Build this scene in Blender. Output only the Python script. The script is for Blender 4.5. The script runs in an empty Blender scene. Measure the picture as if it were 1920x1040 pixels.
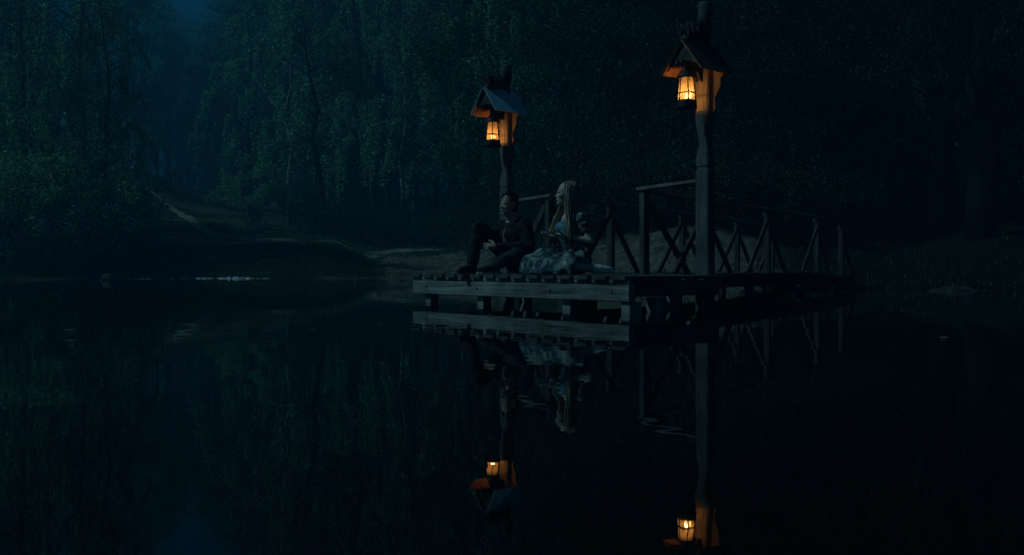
import bpy, bmesh, math, random
import numpy as np
from mathutils import Vector, Matrix, noise, Quaternion
R = math.radians
random.seed(7); rng = np.random.default_rng(7)
S = bpy.context.scene
C = S.collection

# ------------------------------------------------------------------ camera
F_PX, HOR, HC = 1700.0, 500.0, 0.425          # focal length (px of a 1920 wide frame), horizon row, eye height
cam = bpy.data.cameras.new('camera'); cam_o = bpy.data.objects.new('camera', cam); C.objects.link(cam_o)
cam.sensor_width = 36; cam.lens = 36 * F_PX / 1920
cam.shift_y = -(520 - HOR) / 1920.0
cam.clip_start = 0.05; cam.clip_end = 2000
cam_o.location = (0, 0, HC); cam_o.rotation_euler = (R(90), 0, 0)
S.camera = cam_o

# ------------------------------------------------------------------ sky, moon, exposure
SUN_D = Vector((-0.995, -0.12, 0)).normalized(); SUN_EL = R(46)
w = bpy.data.worlds.new('World'); S.world = w; w.use_nodes = True
wt = w.node_tree; bg = wt.nodes['Background']
sky = wt.nodes.new('ShaderNodeTexSky'); sky.sky_type = 'NISHITA'; sky.sun_disc = False
sky.sun_elevation = SUN_EL; sky.sun_rotation = math.atan2(SUN_D.x, SUN_D.y)
mx = wt.nodes.new('ShaderNodeMix'); mx.data_type = 'RGBA'; mx.blend_type = 'MULTIPLY'; mx.inputs[0].default_value = 1
wt.links.new(sky.outputs[0], mx.inputs[6]); mx.inputs[7].default_value = (0.02, 0.52, 0.74, 1)
wt.links.new(mx.outputs[2], bg.inputs[0]); bg.inputs[1].default_value = 0.006
sun = bpy.data.lights.new('moon', 'SUN'); sun.energy = 0.80; sun.angle = R(1.5); sun.color = (0.44, 0.90, 1.0)
sun_o = bpy.data.objects.new('moon', sun); C.objects.link(sun_o)
sd = Vector((SUN_D.x * math.cos(SUN_EL), SUN_D.y * math.cos(SUN_EL), math.sin(SUN_EL)))
sun_o.rotation_euler = sd.to_track_quat('Z', 'Y').to_euler()
S.view_settings.view_transform = 'Standard'; S.view_settings.look = 'None'
S.view_settings.exposure = 0; S.view_settings.gamma = 1
S.cycles.volume_bounces = 1

# ------------------------------------------------------------------ helpers
def tag(o, label=None, cat=None, group=None, kind=None):
    for k, v in (('label', label), ('category', cat), ('group', group), ('kind', kind)):
        if v: o[k] = v
    return o
def empty(name, loc=(0, 0, 0), rz=0, label=None, cat=None, group=None):
    o = bpy.data.objects.new(name, None); C.objects.link(o); o.location = loc; o.rotation_euler = (0, 0, rz)
    o.empty_display_size = .2
    return tag(o, label, cat, group)
def copy_tree(o, parent=None, first=True):
    c = o.copy(); C.objects.link(c)
    if parent: c.parent = parent
    for ch in o.children: copy_tree(ch, c, False)
    return c

class MB:
    def __init__(s): s.v = []; s.f = []; s.sm = []
    def add(s, vs, fs, smooth=False):
        n = len(s.v); s.v += [tuple(v) for v in vs]; s.f += [tuple(i + n for i in f) for f in fs]; s.sm += [smooth] * len(fs)
    def box(s, c, d, rot=None, bev=0.0):
        """centre, full size; rot = Matrix 3x3; bev chamfers the four long edges"""
        hx, hy, hz = d[0] / 2, d[1] / 2, d[2] / 2
        ax = max(range(3), key=lambda i: d[i])
        b = min(bev, min(d) * .4)
        o = [i for i in range(3) if i != ax]
        h = (hx, hy, hz); vs = []
        if b <= 0: ring = [(-h[o[0]], -h[o[1]]), (h[o[0]], -h[o[1]]), (h[o[0]], h[o[1]]), (-h[o[0]], h[o[1]])]
        else:
            a, c2 = h[o[0]], h[o[1]]
            ring = [(-a + b, -c2), (a - b, -c2), (a, -c2 + b), (a, c2 - b), (a - b, c2), (-a + b, c2), (-a, c2 - b), (-a, -c2 + b)]
        n = len(ring)
        for e in (-1, 1):
            for p in ring:
                v = [0, 0, 0]; v[ax] = e * h[ax]; v[o[0]] = p[0]; v[o[1]] = p[1]
                v = Vector(v)
                if rot is not None: v = rot @ v
                vs.append(v + Vector(c))
        fs = [tuple(range(n))[::-1], tuple(range(n, 2 * n))] + [(i, (i + 1) % n, n + (i + 1) % n, n + i) for i in range(n)]
        s.add(vs, fs); return s
    def bar(s, a, b, wx, wy, up=(0, 0, 1), bev=.004):
        """rectangular bar from a to b, wx across (horizontal), wy along up"""
        a = Vector(a); b = Vector(b); d = b - a; L = d.length; d.normalize()
        x = d.cross(Vector(up)); x = x.normalized() if x.length > 1e-4 else Vector((1, 0, 0))
        y = x.cross(d)
        m = Matrix((x, y, d)).transposed()
        hx, hy = wx / 2, wy / 2; bb = min(bev, hx * .5, hy * .5)
        ring = [(-hx + bb, -hy), (hx - bb, -hy), (hx, -hy + bb), (hx, hy - bb), (hx - bb, hy), (-hx + bb, hy), (-hx, hy - bb), (-hx, -hy + bb)]
        vs = [a + m @ Vector((p[0], p[1], 0)) for p in ring] + [a + m @ Vector((p[0], p[1], L)) for p in ring]
        s.add(vs, [tuple(range(8))[::-1], tuple(range(8, 16))] + [(i, (i + 1) % 8, 8 + (i + 1) % 8, 8 + i) for i in range(8)])
        return s
    def tube(s, pts, rad, n=8, cap=True, smooth=True):
        pts = [Vector(p) for p in pts]
        if not hasattr(rad, '__len__'): rad = [rad] * len(pts)
        vs = []; x = None
        for i, p in enumerate(pts):
            d = (pts[min(i + 1, len(pts) - 1)] - pts[max(i - 1, 0)]).normalized()
            if x is None: x = d.orthogonal().normalized()
            else:
                x = x - d * x.dot(d); x = x.normalized() if x.length > 1e-5 else d.orthogonal().normalized()
            y = d.cross(x)
            for k in range(n):
                a = 2 * math.pi * k / n
                vs.append(p + (x * math.cos(a) + y * math.sin(a)) * rad[i])
        fs = []
        for i in range(len(pts) - 1):
            for k in range(n):
                fs.append((i * n + k, i * n + (k + 1) % n, (i + 1) * n + (k + 1) % n, (i + 1) * n + k))
        if cap:
            fs.append(tuple(range(n))[::-1]); m = (len(pts) - 1) * n; fs.append(tuple(range(m, m + n)))
        s.add(vs, fs, smooth); return s
    def lathe(s, prof, n=24, c=(0, 0, 0), rot0=0, smooth=True):
        vs = []; fs = []
        for r, z in prof:
            for k in range(n):
                a = rot0 + 2 * math.pi * k / n; vs.append((c[0] + r * math.cos(a), c[1] + r * math.sin(a), c[2] + z))
        for i in range(len(prof) - 1):
            for k in range(n): fs.append((i * n + k, i * n + (k + 1) % n, (i + 1) * n + (k + 1) % n, (i + 1) * n + k))
        fs.append(tuple(range(n))[::-1]); m = (len(prof) - 1) * n; fs.append(tuple(range(m, m + n)))
        s.add(vs, fs, smooth); return s
    def ell(s, c, r, rot=None, n=14, m=9):
        vs = []; fs = []; c = Vector(c)
        if not hasattr(r, '__len__'): r = (r, r, r)
        vs.append(Vector((0, 0, -r[2])))
        for i in range(1, m):
            t = math.pi * i / m - math.pi / 2
            for k in range(n):
                a = 2 * math.pi * k / n
                vs.append(Vector((r[0] * math.cos(t) * math.cos(a), r[1] * math.cos(t) * math.sin(a), r[2] * math.sin(t))))
        vs.append(Vector((0, 0, r[2])))
        for k in range(n):
            fs.append((0, 1 + (k + 1) % n, 1 + k))
            for i in range(m - 2):
                a = 1 + i * n; fs.append((a + k, a + (k + 1) % n, a + n + (k + 1) % n, a + n + k))
            a = 1 + (m - 2) * n; fs.append((a + k, a + (k + 1) % n, len(vs) - 1))
        vs = [(rot @ v if rot is not None else v) + c for v in vs]
        s.add(vs, fs, True); return s
    def chain(s, pts, rad):
        """capsules with round joints, meant for a voxel union"""
        for p, r in zip(pts, rad): s.ell(p, r, n=12, m=8)
        for i in range(len(pts) - 1): s.tube([pts[i], pts[i + 1]], [rad[i], rad[i + 1]], n=12)
        return s
    def prism(s, poly, org, ux, uy, thick):
        org = Vector(org); ux = Vector(ux); uy = Vector(uy); nz = ux.cross(uy).normalized() * thick
        n = len(poly); a = [org + ux * p[0] + uy * p[1] for p in poly]
        vs = a + [v + nz for v in a]
        s.add(vs, [tuple(range(n))[::-1], tuple(range(n, 2 * n))] + [(i, (i + 1) % n, n + (i + 1) % n, n + i) for i in range(n)])
        return s
    def mesh(s, name):
        me = bpy.data.meshes.new(name); me.from_pydata(s.v, [], s.f)
        me.polygons.foreach_set('use_smooth', s.sm); me.update(); return me
    def build(s, name, mat, parent=None, loc=None):
        o = bpy.data.objects.new(name, s.mesh(name)); C.objects.link(o)
        if mat: o.data.materials.append(mat)
        if parent: o.parent = parent
        if loc: o.location = loc
        return o
    def union(s, name, mat, parent=None, vox=.008, smooth=4, disp=None):
        """join everything into one continuous surface"""
        tmp = bpy.data.objects.new(name, s.mesh(name)); C.objects.link(tmp)
        m = tmp.modifiers.new('r', 'REMESH'); m.mode = 'VOXEL'; m.voxel_size = vox; m.use_smooth_shade = True
        if smooth:
            m = tmp.modifiers.new('s', 'SMOOTH'); m.factor = .5; m.iterations = smooth
        dg = bpy.context.evaluated_depsgraph_get()
        me = bpy.data.meshes.new_from_object(tmp.evaluated_get(dg)); me.name = name
        bpy.data.objects.remove(tmp)
        if disp:
            n = len(me.vertices); a = np.empty(n * 3, np.float32); me.vertices.foreach_get('co', a); a = a.reshape(-1, 3)
            q = np.empty(n * 3, np.float32); me.vertex_normals.foreach_get('vector', q); q = q.reshape(-1, 3)
            out = [disp(Vector(c), Vector(m_)) for c, m_ in zip(a.tolist(), q.tolist())]
            me.vertices.foreach_set('co', np.array([tuple(v) for v in out], np.float32).ravel()); me.update()
        me.polygons.foreach_set('use_smooth', [True] * len(me.polygons))
        me.materials.clear(); me.materials.append(mat)
        o = bpy.data.objects.new(name, me); C.objects.link(o)
        if parent: o.parent = parent
        return o

def fix_normals(o):
    bm = bmesh.new(); bm.from_mesh(o.data); bmesh.ops.recalc_face_normals(bm, faces=bm.faces); bm.to_mesh(o.data); bm.free()

# ------------------------------------------------------------------ materials
def mat(name, col, rough=.7, spec=.4, metal=0):
    m = bpy.data.materials.new(name); m.use_nodes = True; b = m.node_tree.nodes['Principled BSDF']
    b.inputs['Base Color'].default_value = (*col, 1); b.inputs['Roughness'].default_value = rough
    b.inputs['Specular IOR Level'].default_value = spec; b.inputs['Metallic'].default_value = metal
    return m
def nodes(m): return m.node_tree.nodes, m.node_tree.links, m.node_tree.nodes['Principled BSDF']
def ramp(nd, stops):
    r = nd.new('ShaderNodeValToRGB'); e = r.color_ramp.elements
    e[0].position, e[0].color = stops[0][0], (*stops[0][1], 1); e[1].position, e[1].color = stops[-1][0], (*stops[-1][1], 1)
    for p, c in stops[1:-1]: x = e.new(p); x.color = (*c, 1)
    return r
def noisy(name, c1, c2, scale=(1, 1, 1), nscale=6, rough=.8, bump=.3, detail=6, dist=.02, spec=.3, coords='Object', lo=.35, hi=.65, metal=0):
    m = mat(name, c1, rough, spec, metal); nd, lk, b = nodes(m)
    tc = nd.new('ShaderNodeTexCoord'); mp = nd.new('ShaderNodeMapping'); mp.inputs['Scale'].default_value = scale
    lk.new(tc.outputs[coords], mp.inputs[0])
    nz = nd.new('ShaderNodeTexNoise'); nz.inputs['Scale'].default_value = nscale; nz.inputs['Detail'].default_value = detail
    nz.inputs['Roughness'].default_value = .65
    lk.new(mp.outputs[0], nz.inputs[0])
    r = ramp(nd, [(lo, c1), (hi, c2)]); lk.new(nz.outputs[0], r.inputs[0]); lk.new(r.outputs[0], b.inputs['Base Color'])
    if bump:
        bp = nd.new('ShaderNodeBump'); bp.inputs['Strength'].default_value = bump; bp.inputs['Distance'].default_value = dist
        lk.new(nz.outputs[0], bp.inputs['Height']); lk.new(bp.outputs[0], b.inputs['Normal'])
    return m
def wood(name, dark, light, along='x', chips=.0):
    sc = {'x': (1.2, 22, 22), 'y': (22, 1.2, 22), 'z': (22, 22, 1.2)}[along]
    m = noisy(name, dark, light, sc, 1.6, .85, .7, 8, .012, .2, lo=.3, hi=.72)
    nd, lk, b = nodes(m)
    src = b.inputs['Base Color'].links[0].from_socket
    # big blotches of weathering and dark cracks along the grain
    tc = nd.new('ShaderNodeTexCoord'); n2 = nd.new('ShaderNodeTexNoise'); n2.inputs['Scale'].default_value = 2.3; n2.inputs['Detail'].default_value = 5
    lk.new(tc.outputs['Object'], n2.inputs[0])
    r2 = ramp(nd, [(.3, (.45, .45, .45)), (.7, (1.2, 1.2, 1.2))]); lk.new(n2.outputs[0], r2.inputs[0])
    mu = nd.new('ShaderNodeMix'); mu.data_type = 'RGBA'; mu.blend_type = 'MULTIPLY'; mu.inputs[0].default_value = 1
    lk.new(src, mu.inputs[6]); lk.new(r2.outputs[0], mu.inputs[7])
    mp = nd.new('ShaderNodeMapping'); s3 = tuple(v * (.6 if v < 2 else 2.2) for v in sc); mp.inputs['Scale'].default_value = s3
    lk.new(tc.outputs['Object'], mp.inputs[0]); n3 = nd.new('ShaderNodeTexNoise'); n3.inputs['Scale'].default_value = 1; n3.inputs['Detail'].default_value = 2
    lk.new(mp.outputs[0], n3.inputs[0])
    r3 = ramp(nd, [(.31, (.25, .25, .25)), (.38, (1, 1, 1))]); lk.new(n3.outputs[0], r3.inputs[0])
    m2 = nd.new('ShaderNodeMix'); m2.data_type = 'RGBA'; m2.blend_type = 'MULTIPLY'; m2.inputs[0].default_value = 1
    lk.new(mu.outputs[2], m2.inputs[6]); lk.new(r3.outputs[0], m2.inputs[7])
    out = m2.outputs[2]
    if chips:
        n4 = nd.new('ShaderNodeTexNoise'); n4.inputs['Scale'].default_value = 9; n4.inputs['Detail'].default_value = 4
        mp4 = nd.new('ShaderNodeMapping'); mp4.inputs['Scale'].default_value = tuple(1 if v < 2 else 3.2 for v in sc)
        lk.new(tc.outputs['Object'], mp4.inputs[0]); lk.new(mp4.outputs[0], n4.inputs[0])
        r4 = ramp(nd, [(chips, (0, 0, 0)), (chips + .03, (1, 1, 1))]); lk.new(n4.outputs[0], r4.inputs[0])
        m4 = nd.new('ShaderNodeMix'); m4.data_type = 'RGBA'; lk.new(r4.outputs[0], m4.inputs[0]); lk.new(out, m4.inputs[6]); m4.inputs[7].default_value = (.7, .7, .66, 1)
        out = m4.outputs[2]
    lk.new(out, b.inputs['Base Color'])
    return m

M = {}
M['wood_x'] = wood('weathered_wood_x', (.14, .14, .14), (.42, .42, .405), 'x', .74)
M['wood_y'] = wood('weathered_wood_y', (.06, .06, .06), (.19, .19, .18), 'y')
M['wood_z'] = wood('weathered_wood_z', (.09, .09, .09), (.24, .24, .23), 'z')
M['pile'] = wood('pile_wood', (.20, .20, .195), (.48, .48, .46), 'z')
M['rail'] = wood('rail_wood', (.12, .11, .10), (.34, .32, .29), 'x')
M['brace'] = wood('brace_wood', (.045, .045, .045), (.125, .12, .115), 'z')
M['deck_dark'] = wood('dark_deck_wood', (.03, .03, .03), (.09, .088, .084), 'y')
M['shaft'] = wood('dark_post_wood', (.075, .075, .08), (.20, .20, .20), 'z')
M['post'] = wood('lantern_glow_wood', (.20, .17, .14), (.52, .45, .37), 'z')  # brighter copy of the post wood, lantern glow put into its colour
M['carved'] = noisy('carved_wood', (.03, .025, .02), (.09, .08, .065), (3, 3, 3), 8, .8, .5)
M['roof_sheen'] = noisy('blue_sheen_roof', (.16, .40, .55), (.32, .64, .82), (1, 1, 1), 14, .55, .4, lo=.3, hi=.7)  # bluish sky sheen put into the roof's base colour
M['roof_dark'] = noisy('tarred_roof', (.02, .02, .022), (.06, .06, .06), (1, 1, 1), 14, .7, .4)
M['roof_wood'] = noisy('roof_boards', (.20, .09, .045), (.42, .20, .10), (1, 1, 1), 9, .8, .4, lo=.3, hi=.7)
M['iron'] = noisy('black_iron', (.012, .012, .012), (.04, .038, .035), (1, 1, 1), 40, .55, .2, metal=.3)
M['wax'] = mat('candle_wax', (.7, .6, .42), .5)
M['bark'] = noisy('bark', (.006, .006, .005), (.024, .022, .018), (6, 6, 1), 4, .95, .8, dist=.05, spec=.08)
M['birch_bark'] = noisy('birch_bark', (.03, .03, .03), (.28, .28, .27), (2, 2, 6), 1.5, .75, .3, lo=.38, hi=.5)
M['rock'] = noisy('rock', (.015, .015, .014), (.055, .055, .052), (1, 1, 1), 5, .8, .8, dist=.05)

def leaf_mat(name, c1, c2, trans=.35):
    m = bpy.data.materials.new(name); m.use_nodes = True; nd, lk, b = nodes(m)
    b.inputs['Roughness'].default_value = .55; b.inputs['Specular IOR Level'].default_value = .22
    g = nd.new('ShaderNodeNewGeometry')
    r = ramp(nd, [(0, c1), (.8, c2), (1, tuple(min(1, v * 1.6) for v in c2))]); lk.new(g.outputs['Random Per Island'], r.inputs[0])
    lk.new(r.outputs[0], b.inputs['Base Color'])
    t = nd.new('ShaderNodeBsdfTranslucent'); lk.new(r.outputs[0], t.inputs[0])
    ms = nd.new('ShaderNodeMixShader'); ms.inputs[0].default_value = trans
    lk.new(b.outputs[0], ms.inputs[1]); lk.new(t.outputs[0], ms.inputs[2])
    lk.new(ms.outputs[0], nd['Material Output'].inputs[0]); return m
M['leaf_birch'] = leaf_mat('birch_leaves', (.06, .16, .09), (.21, .46, .27))
M['leaf_mid'] = leaf_mat('green_leaves', (.02, .065, .042), (.052, .14, .092))
M['leaf_dark'] = leaf_mat('dark_leaves', (.006, .018, .009), (.022, .064, .033), .25)  # dark leaf colour stands in for shade in the wood and low bushes
M['needle'] = leaf_mat('needles', (.012, .03, .014), (.03, .06, .03), .1)
M['grass'] = leaf_mat('grass_blades', (.012, .03, .018), (.036, .068, .045), .3)
M['reed'] = leaf_mat('reeds', (.06, .06, .035), (.16, .15, .09), .3)

# ------------------------------------------------------------------ terrain
EST = [0, 2, 5, 8, 12, 20, 30, 45, 80, 150, 300]
COL = [  # (pixel column, shore distance, heights at EST metres behind the shore)
    (-2600, 16, [0, .5, 1.2, 2.0, 3.0, 5, 8, 11, 16, 24, 34]),
    (-700, 25, [0, .4, 1.0, 1.6, 2.3, 4, 6, 9, 14, 22, 32]),
    (0, 30, [0, .3, .7, 1.0, 1.4, 2.6, 4.6, 7.5, 12, 20, 30]),
    (250, 32, [0, .3, .75, 1.15, 1.6, 3.1, 5.4, 8.6, 12, 17, 26]),
    (400, 33, [0, .45, 1.2, 1.45, 1.88, 2.8, 4.2, 6.4, 9, 13, 20]),
    (520, 33, [0, .45, 1.32, 1.52, 1.88, 2.5, 3.4, 5.2, 9, 14, 22]),
    (620, 33, [0, .4, 1.1, 1.38, 1.75, 2.2, 2.8, 4.6, 9, 15, 24]),
    (700, 33, [0, .12, .35, .65, 1.1, 1.8, 2.6, 4.4, 9, 15, 24]),
    (830, 33, [0, .10, .35, .70, 1.2, 1.9, 2.9, 4.8, 9, 15, 24]),
    (930, 28, [0, .15, .5, 1.0, 1.6, 2.6, 4, 6, 10, 16, 24]),
    (1080, 20.5, [0, .4, 1.2, 1.8, 2.4, 3.5, 5, 7, 11, 17, 25]),
    (1300, 18.4, [0, .45, 1.35, 1.95, 2.5, 3.6, 5.2, 7.4, 12, 18, 26]),
    (1480, 17.6, [0, .3, .8, 1.2, 1.7, 2.9, 4.6, 7.2, 12, 18, 26]),
    (1700, 16.8, [0, .15, .4, .7, 1.15, 2.4, 4.4, 7.2, 12, 18, 26]),
    (1920, 16, [0, .18, .55, 1.0, 1.7, 3.4, 5.6, 8.5, 13, 19, 27]),
    (3200, 12, [0, .4, 1.0, 1.8, 2.8, 5, 7, 10, 15, 21, 28]),
    (5200, 9, [0, .4, 1.0, 1.8, 2.8, 5, 7, 10, 15, 21, 28])]
cpx = np.array([c[0] for c in COL], float); csh = np.array([c[1] for c in COL]); chh = np.array([c[2] for c in COL])
def smoothcol(px):
    i = int(np.searchsorted(cpx, px) - 1); i = max(0, min(len(COL) - 2, i))
    t = max(0., min(1., (px - cpx[i]) / (cpx[i + 1] - cpx[i]))); t = t * t * (3 - 2 * t) * .6 + t * .4
    return csh[i] * (1 - t) + csh[i + 1] * t, chh[i] * (1 - t) + chh[i + 1] * t
def height(x, y, rough=True):
    px = 960 + F_PX * x / max(y, .5)
    sh, hh = smoothcol(px)
    sh += .5 * noise.noise(Vector((x * .35, y * .1, 3.3)))
    e = y - sh
    if e < 0: return max(-1.6, e * .25)
    z = float(np.interp(e, EST, hh))
    if rough:
        k = min(1, e / 4)
        z += k * (.16 * noise.noise(Vector((x * .5, y * .5, 0))) + .07 * noise.noise(Vector((x * 1.7, y * 1.7, 5))) + .03 * noise.noise(Vector((x * 5, y * 5, 9))))
        z += min(1, e / 30) * .7 * noise.noise(Vector((x * .09, y * .09, 7)))
    return z
def at(px, d):
    x = (px - 960) / F_PX * d
    return Vector((x, d, height(x, d)))
def hit(px, py, d0=14, d1=150):
    d = d0
    while d < d1:
        zr = HC + (HOR - py) / F_PX * d; x = (px - 960) / F_PX * d
        if height(x, d) >= zr: return Vector((x, d, height(x, d)))
        d += .15
    return Vector((x, d, height(x, d)))

us = np.concatenate([np.linspace(-2.1, -.62, 60, endpoint=False), np.linspace(-.62, .62, 420, endpoint=False), np.linspace(.62, 2.4, 60)])
ds = np.concatenate([np.linspace(4, 14, 12, endpoint=False), np.geomspace(14, 60, 260, endpoint=False), np.geomspace(60, 340, 80)])
gv = []; 
for d in ds:
    for u in us: gv.append((u * d, d, height(u * d, d)))
nu = len(us); gf = [(j * nu + i, j * nu + i + 1, (j + 1) * nu + i + 1, (j + 1) * nu + i) for j in range(len(ds) - 1) for i in range(nu - 1)]
gm = bpy.data.meshes.new('ground'); gm.from_pydata(gv, [], gf); gm.polygons.foreach_set('use_smooth', [True] * len(gf))
# soil map: where the bare sand of the banks lies
sand = gm.color_attributes.new('sand', 'FLOAT_COLOR', 'POINT')
def sstep(a, b, x): t = max(0., min(1., (x - a) / (b - a))); return t * t * (3 - 2 * t)
vals = np.zeros((len(gv), 4)); vals[:, 3] = 1
lit = gm.color_attributes.new('bank_shade', 'FLOAT_COLOR', 'POINT'); lv = np.ones((len(gv), 4))
for i, (x, y, z) in enumerate(gv):
    px = 960 + F_PX * x / y
    sh, _ = smoothcol(px); e = y - sh; n = noise.noise(Vector((x * .45, y * .45, 11)))
    a = sstep(1020, 1120, px + 60 * n) * (1 - sstep(1390, 1500, px + 60 * n)) * (1 - sstep(4.5, 7.0, e + 1.5 * n))     # sand bank by the walkway
    b = sstep(690, 730, px + 20 * n) * (1 - sstep(900, 1010, px)) * (1 - sstep(9, 12.5, e + 1.2 * n)) * (.70 + .4 * noise.noise(Vector((x * .3, y * 1.0, 2))))  # beach
    c = sstep(1480, 1650, px) * sstep(10, 12, e + n) * (1 - sstep(13.5, 17, e + n)) * .45                                # worn bank on the right
    g = (1 - sstep(0, .5, abs(e - .15))) * (.4 if px < 1400 else .12)
    h = sstep(250, 300, px + 30 * n) * (1 - sstep(560, 640, px)) * sstep(6, 8, e) * (1 - sstep(50, 80, e)) * (.26 + .5 * noise.noise(Vector((x * .12, y * .12, 21))))  # bare slope of the hollow
    v = max(a, b, c, g, h); vals[i, :3] = v
    lv[i, :3] = 1 - .62 * sstep(1420, 1520, px + 40 * n) * (1 - .7 * sstep(8, 11, e + n) * (1 - sstep(13.5, 17, e + n))) - .35 * sstep(1, 3, e) * (1 - sstep(7, 8.5, e + n)) * sstep(200, 260, px) * (1 - sstep(680, 715, px + 10 * n))  # darkens the right bank and mound front in place of shade
sand.data.foreach_set('color', vals.ravel()); lit.data.foreach_set('color', lv.ravel())
M['ground'] = bpy.data.materials.new('ground'); M['ground'].use_nodes = True
nd, lk, b = nodes(M['ground']); b.inputs['Roughness'].default_value = .95; b.inputs['Specular IOR Level'].default_value = .1
tc = nd.new('ShaderNodeTexCoord'); n1 = nd.new('ShaderNodeTexNoise'); n1.inputs['Scale'].default_value = 1.6; n1.inputs['Detail'].default_value = 9; n1.inputs['Roughness'].default_value = .7
lk.new(tc.outputs['Object'], n1.inputs[0])
rg = ramp(nd, [(.3, (.009, .014, .008)), (.52, (.024, .033, .018)), (.72, (.055, .06, .036))]); lk.new(n1.outputs[0], rg.inputs[0])
n2 = nd.new('ShaderNodeTexNoise'); n2.inputs['Scale'].default_value = 2.5; n2.inputs['Detail'].default_value = 10; n2.inputs['Roughness'].default_value = .75; lk.new(tc.outputs['Object'], n2.inputs[0])
rs = ramp(nd, [(.35, (.06, .05, .04)), (.6, (.20, .17, .13)), (.75, (.32, .28, .22))]); lk.new(n2.outputs[0], rs.inputs[0])
at_ = nd.new('ShaderNodeAttribute'); at_.attribute_name = 'sand'
ad = nd.new('ShaderNodeMath'); ad.operation = 'MULTIPLY_ADD'; lk.new(n2.outputs[0], ad.inputs[0]); ad.inputs[1].default_value = .9; ad.inputs[2].default_value = -.45
ad2 = nd.new('ShaderNodeMath'); ad2.operation = 'ADD'; lk.new(ad.outputs[0], ad2.inputs[0]); lk.new(at_.outputs['Fac'], ad2.inputs[1])
r3 = ramp(nd, [(.25, (0, 0, 0)), (.7, (1, 1, 1))]); lk.new(ad2.outputs[0], r3.inputs[0])
mg = nd.new('ShaderNodeMix'); mg.data_type = 'RGBA'; lk.new(r3.outputs[0], mg.inputs[0]); lk.new(rg.outputs[0], mg.inputs[6]); lk.new(rs.outputs[0], mg.inputs[7])
la_ = nd.new('ShaderNodeAttribute'); la_.attribute_name = 'bank_shade'   # shade of the right bank and mound, painted into the ground colour
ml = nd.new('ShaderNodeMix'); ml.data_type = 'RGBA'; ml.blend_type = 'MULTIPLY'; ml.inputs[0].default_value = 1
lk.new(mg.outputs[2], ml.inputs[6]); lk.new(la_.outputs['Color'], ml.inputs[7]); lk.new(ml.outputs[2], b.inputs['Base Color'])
bp = nd.new('ShaderNodeBump'); bp.inputs['Strength'].default_value = .9; bp.inputs['Distance'].default_value = .12; lk.new(n2.outputs[0], bp.inputs['Height']); lk.new(bp.outputs[0], b.inputs['Normal'])
gm.materials.append(M['ground'])
ground = bpy.data.objects.new('ground', gm); C.objects.link(ground); tag(ground, 'dark grassy and sandy banks rising from the pond', kind='structure')

# water
M['water'] = bpy.data.materials.new('water'); M['water'].use_nodes = True
nd, lk, b = nodes(M['water'])
b.inputs['Base Color'].default_value = (.002, .006, .008, 1); b.inputs['Roughness'].default_value = .012; b.inputs['IOR'].default_value = 1.33; b.inputs['Specular IOR Level'].default_value = .5
tc = nd.new('ShaderNodeTexCoord'); mp = nd.new('ShaderNodeMapping'); mp.inputs['Scale'].default_value = (.9, .9, 1); lk.new(tc.outputs['Object'], mp.inputs[0])
wn = nd.new('ShaderNodeTexNoise'); wn.inputs['Scale'].default_value = 2.2; wn.inputs['Detail'].default_value = 3; lk.new(mp.outputs[0], wn.inputs[0])
bp = nd.new('ShaderNodeBump'); bp.inputs['Strength'].default_value = .5; bp.inputs['Distance'].default_value = .0038
lk.new(wn.outputs[0], bp.inputs['Height']); lk.new(bp.outputs[0], b.inputs['Normal'])
mb = MB(); mb.add([(-150, -30, 0), (150, -30, 0), (150, 45, 0), (-150, 45, 0)], [(0, 1, 2, 3)])
tag(mb.build('water', M['water']), 'still dark pond water mirroring the lanterns', kind='structure')

# footpaths: draped ribbons with ragged edges
M['path'] = noisy('trodden_earth', (.06, .058, .045), (.25, .235, .19), (1, 1, 1), 2.2, .95, .6, 9, .05, .1, lo=.33, hi=.62)
def ribbon(name, pts, widths, label, lift=.035):
    # pts world xy
    P = [Vector((p.x, p.y, 0)) for p in pts]; out = []
    for i in range(len(P) - 1):
        n = max(2, int((P[i + 1] - P[i]).length / .35))
        p0 = P[max(0, i - 1)]; p1 = P[i]; p2 = P[i + 1]; p3 = P[min(len(P) - 1, i + 2)]
        for k in range(n):
            t = k / n
            q = .5 * ((2 * p1) + (p2 - p0) * t + (2 * p0 - 5 * p1 + 4 * p2 - p3) * t * t + (3 * p1 - p0 - 3 * p2 + p3) * t ** 3)
            out.append((q, widths[i] * (1 - t) + widths[i + 1] * t))
    vs = []; fs = []; nn = 7
    for i, (q, wd) in enumerate(out):
        d = (out[min(i + 1, len(out) - 1)][0] - out[max(i - 1, 0)][0]).normalized(); s_ = Vector((-d.y, d.x, 0))
        wl = wd * (.75 + .5 * noise.noise(Vector((i * .23, 0, 1)))); wr = wd * (.75 + .5 * noise.noise(Vector((i * .23, 5, 1))))
        for k in range(nn):
            t = -wl + (wl + wr) * k / (nn - 1)
            p = q + s_ * t; edge = 1 if 0 < k < nn - 1 else -1
            vs.append((p.x, p.y, height(p.x, p.y) + lift * edge))
    for i in range(len(out) - 1):
        for k in range(nn - 1): a = i * nn + k; fs.append((a, a + 1, a + nn + 1, a + nn))
    m = MB(); m.add(vs, fs, True); o = m.build(name, M['path']); fix_normals(o); tag(o, label, kind='structure'); return o
ribbon('path', [hit(a, b) for a, b in ((272, 352), (300, 375), (335, 398), (368, 420), (402, 441))], [.22, .3, .4, .5, .4], 'pale footpath climbing the slope to the left')
ribbon('path', [at(p, d) for p, d in ((345, 42), (400, 43), (450, 43.5), (520, 43.5), (600, 44), (680, 45), (760, 46), (840, 47))], [.4, 1.2, 1.6, 1.6, 1.7, 1.7, 1.5, .8], 'pale level footpath running behind the grassy mound')
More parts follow.
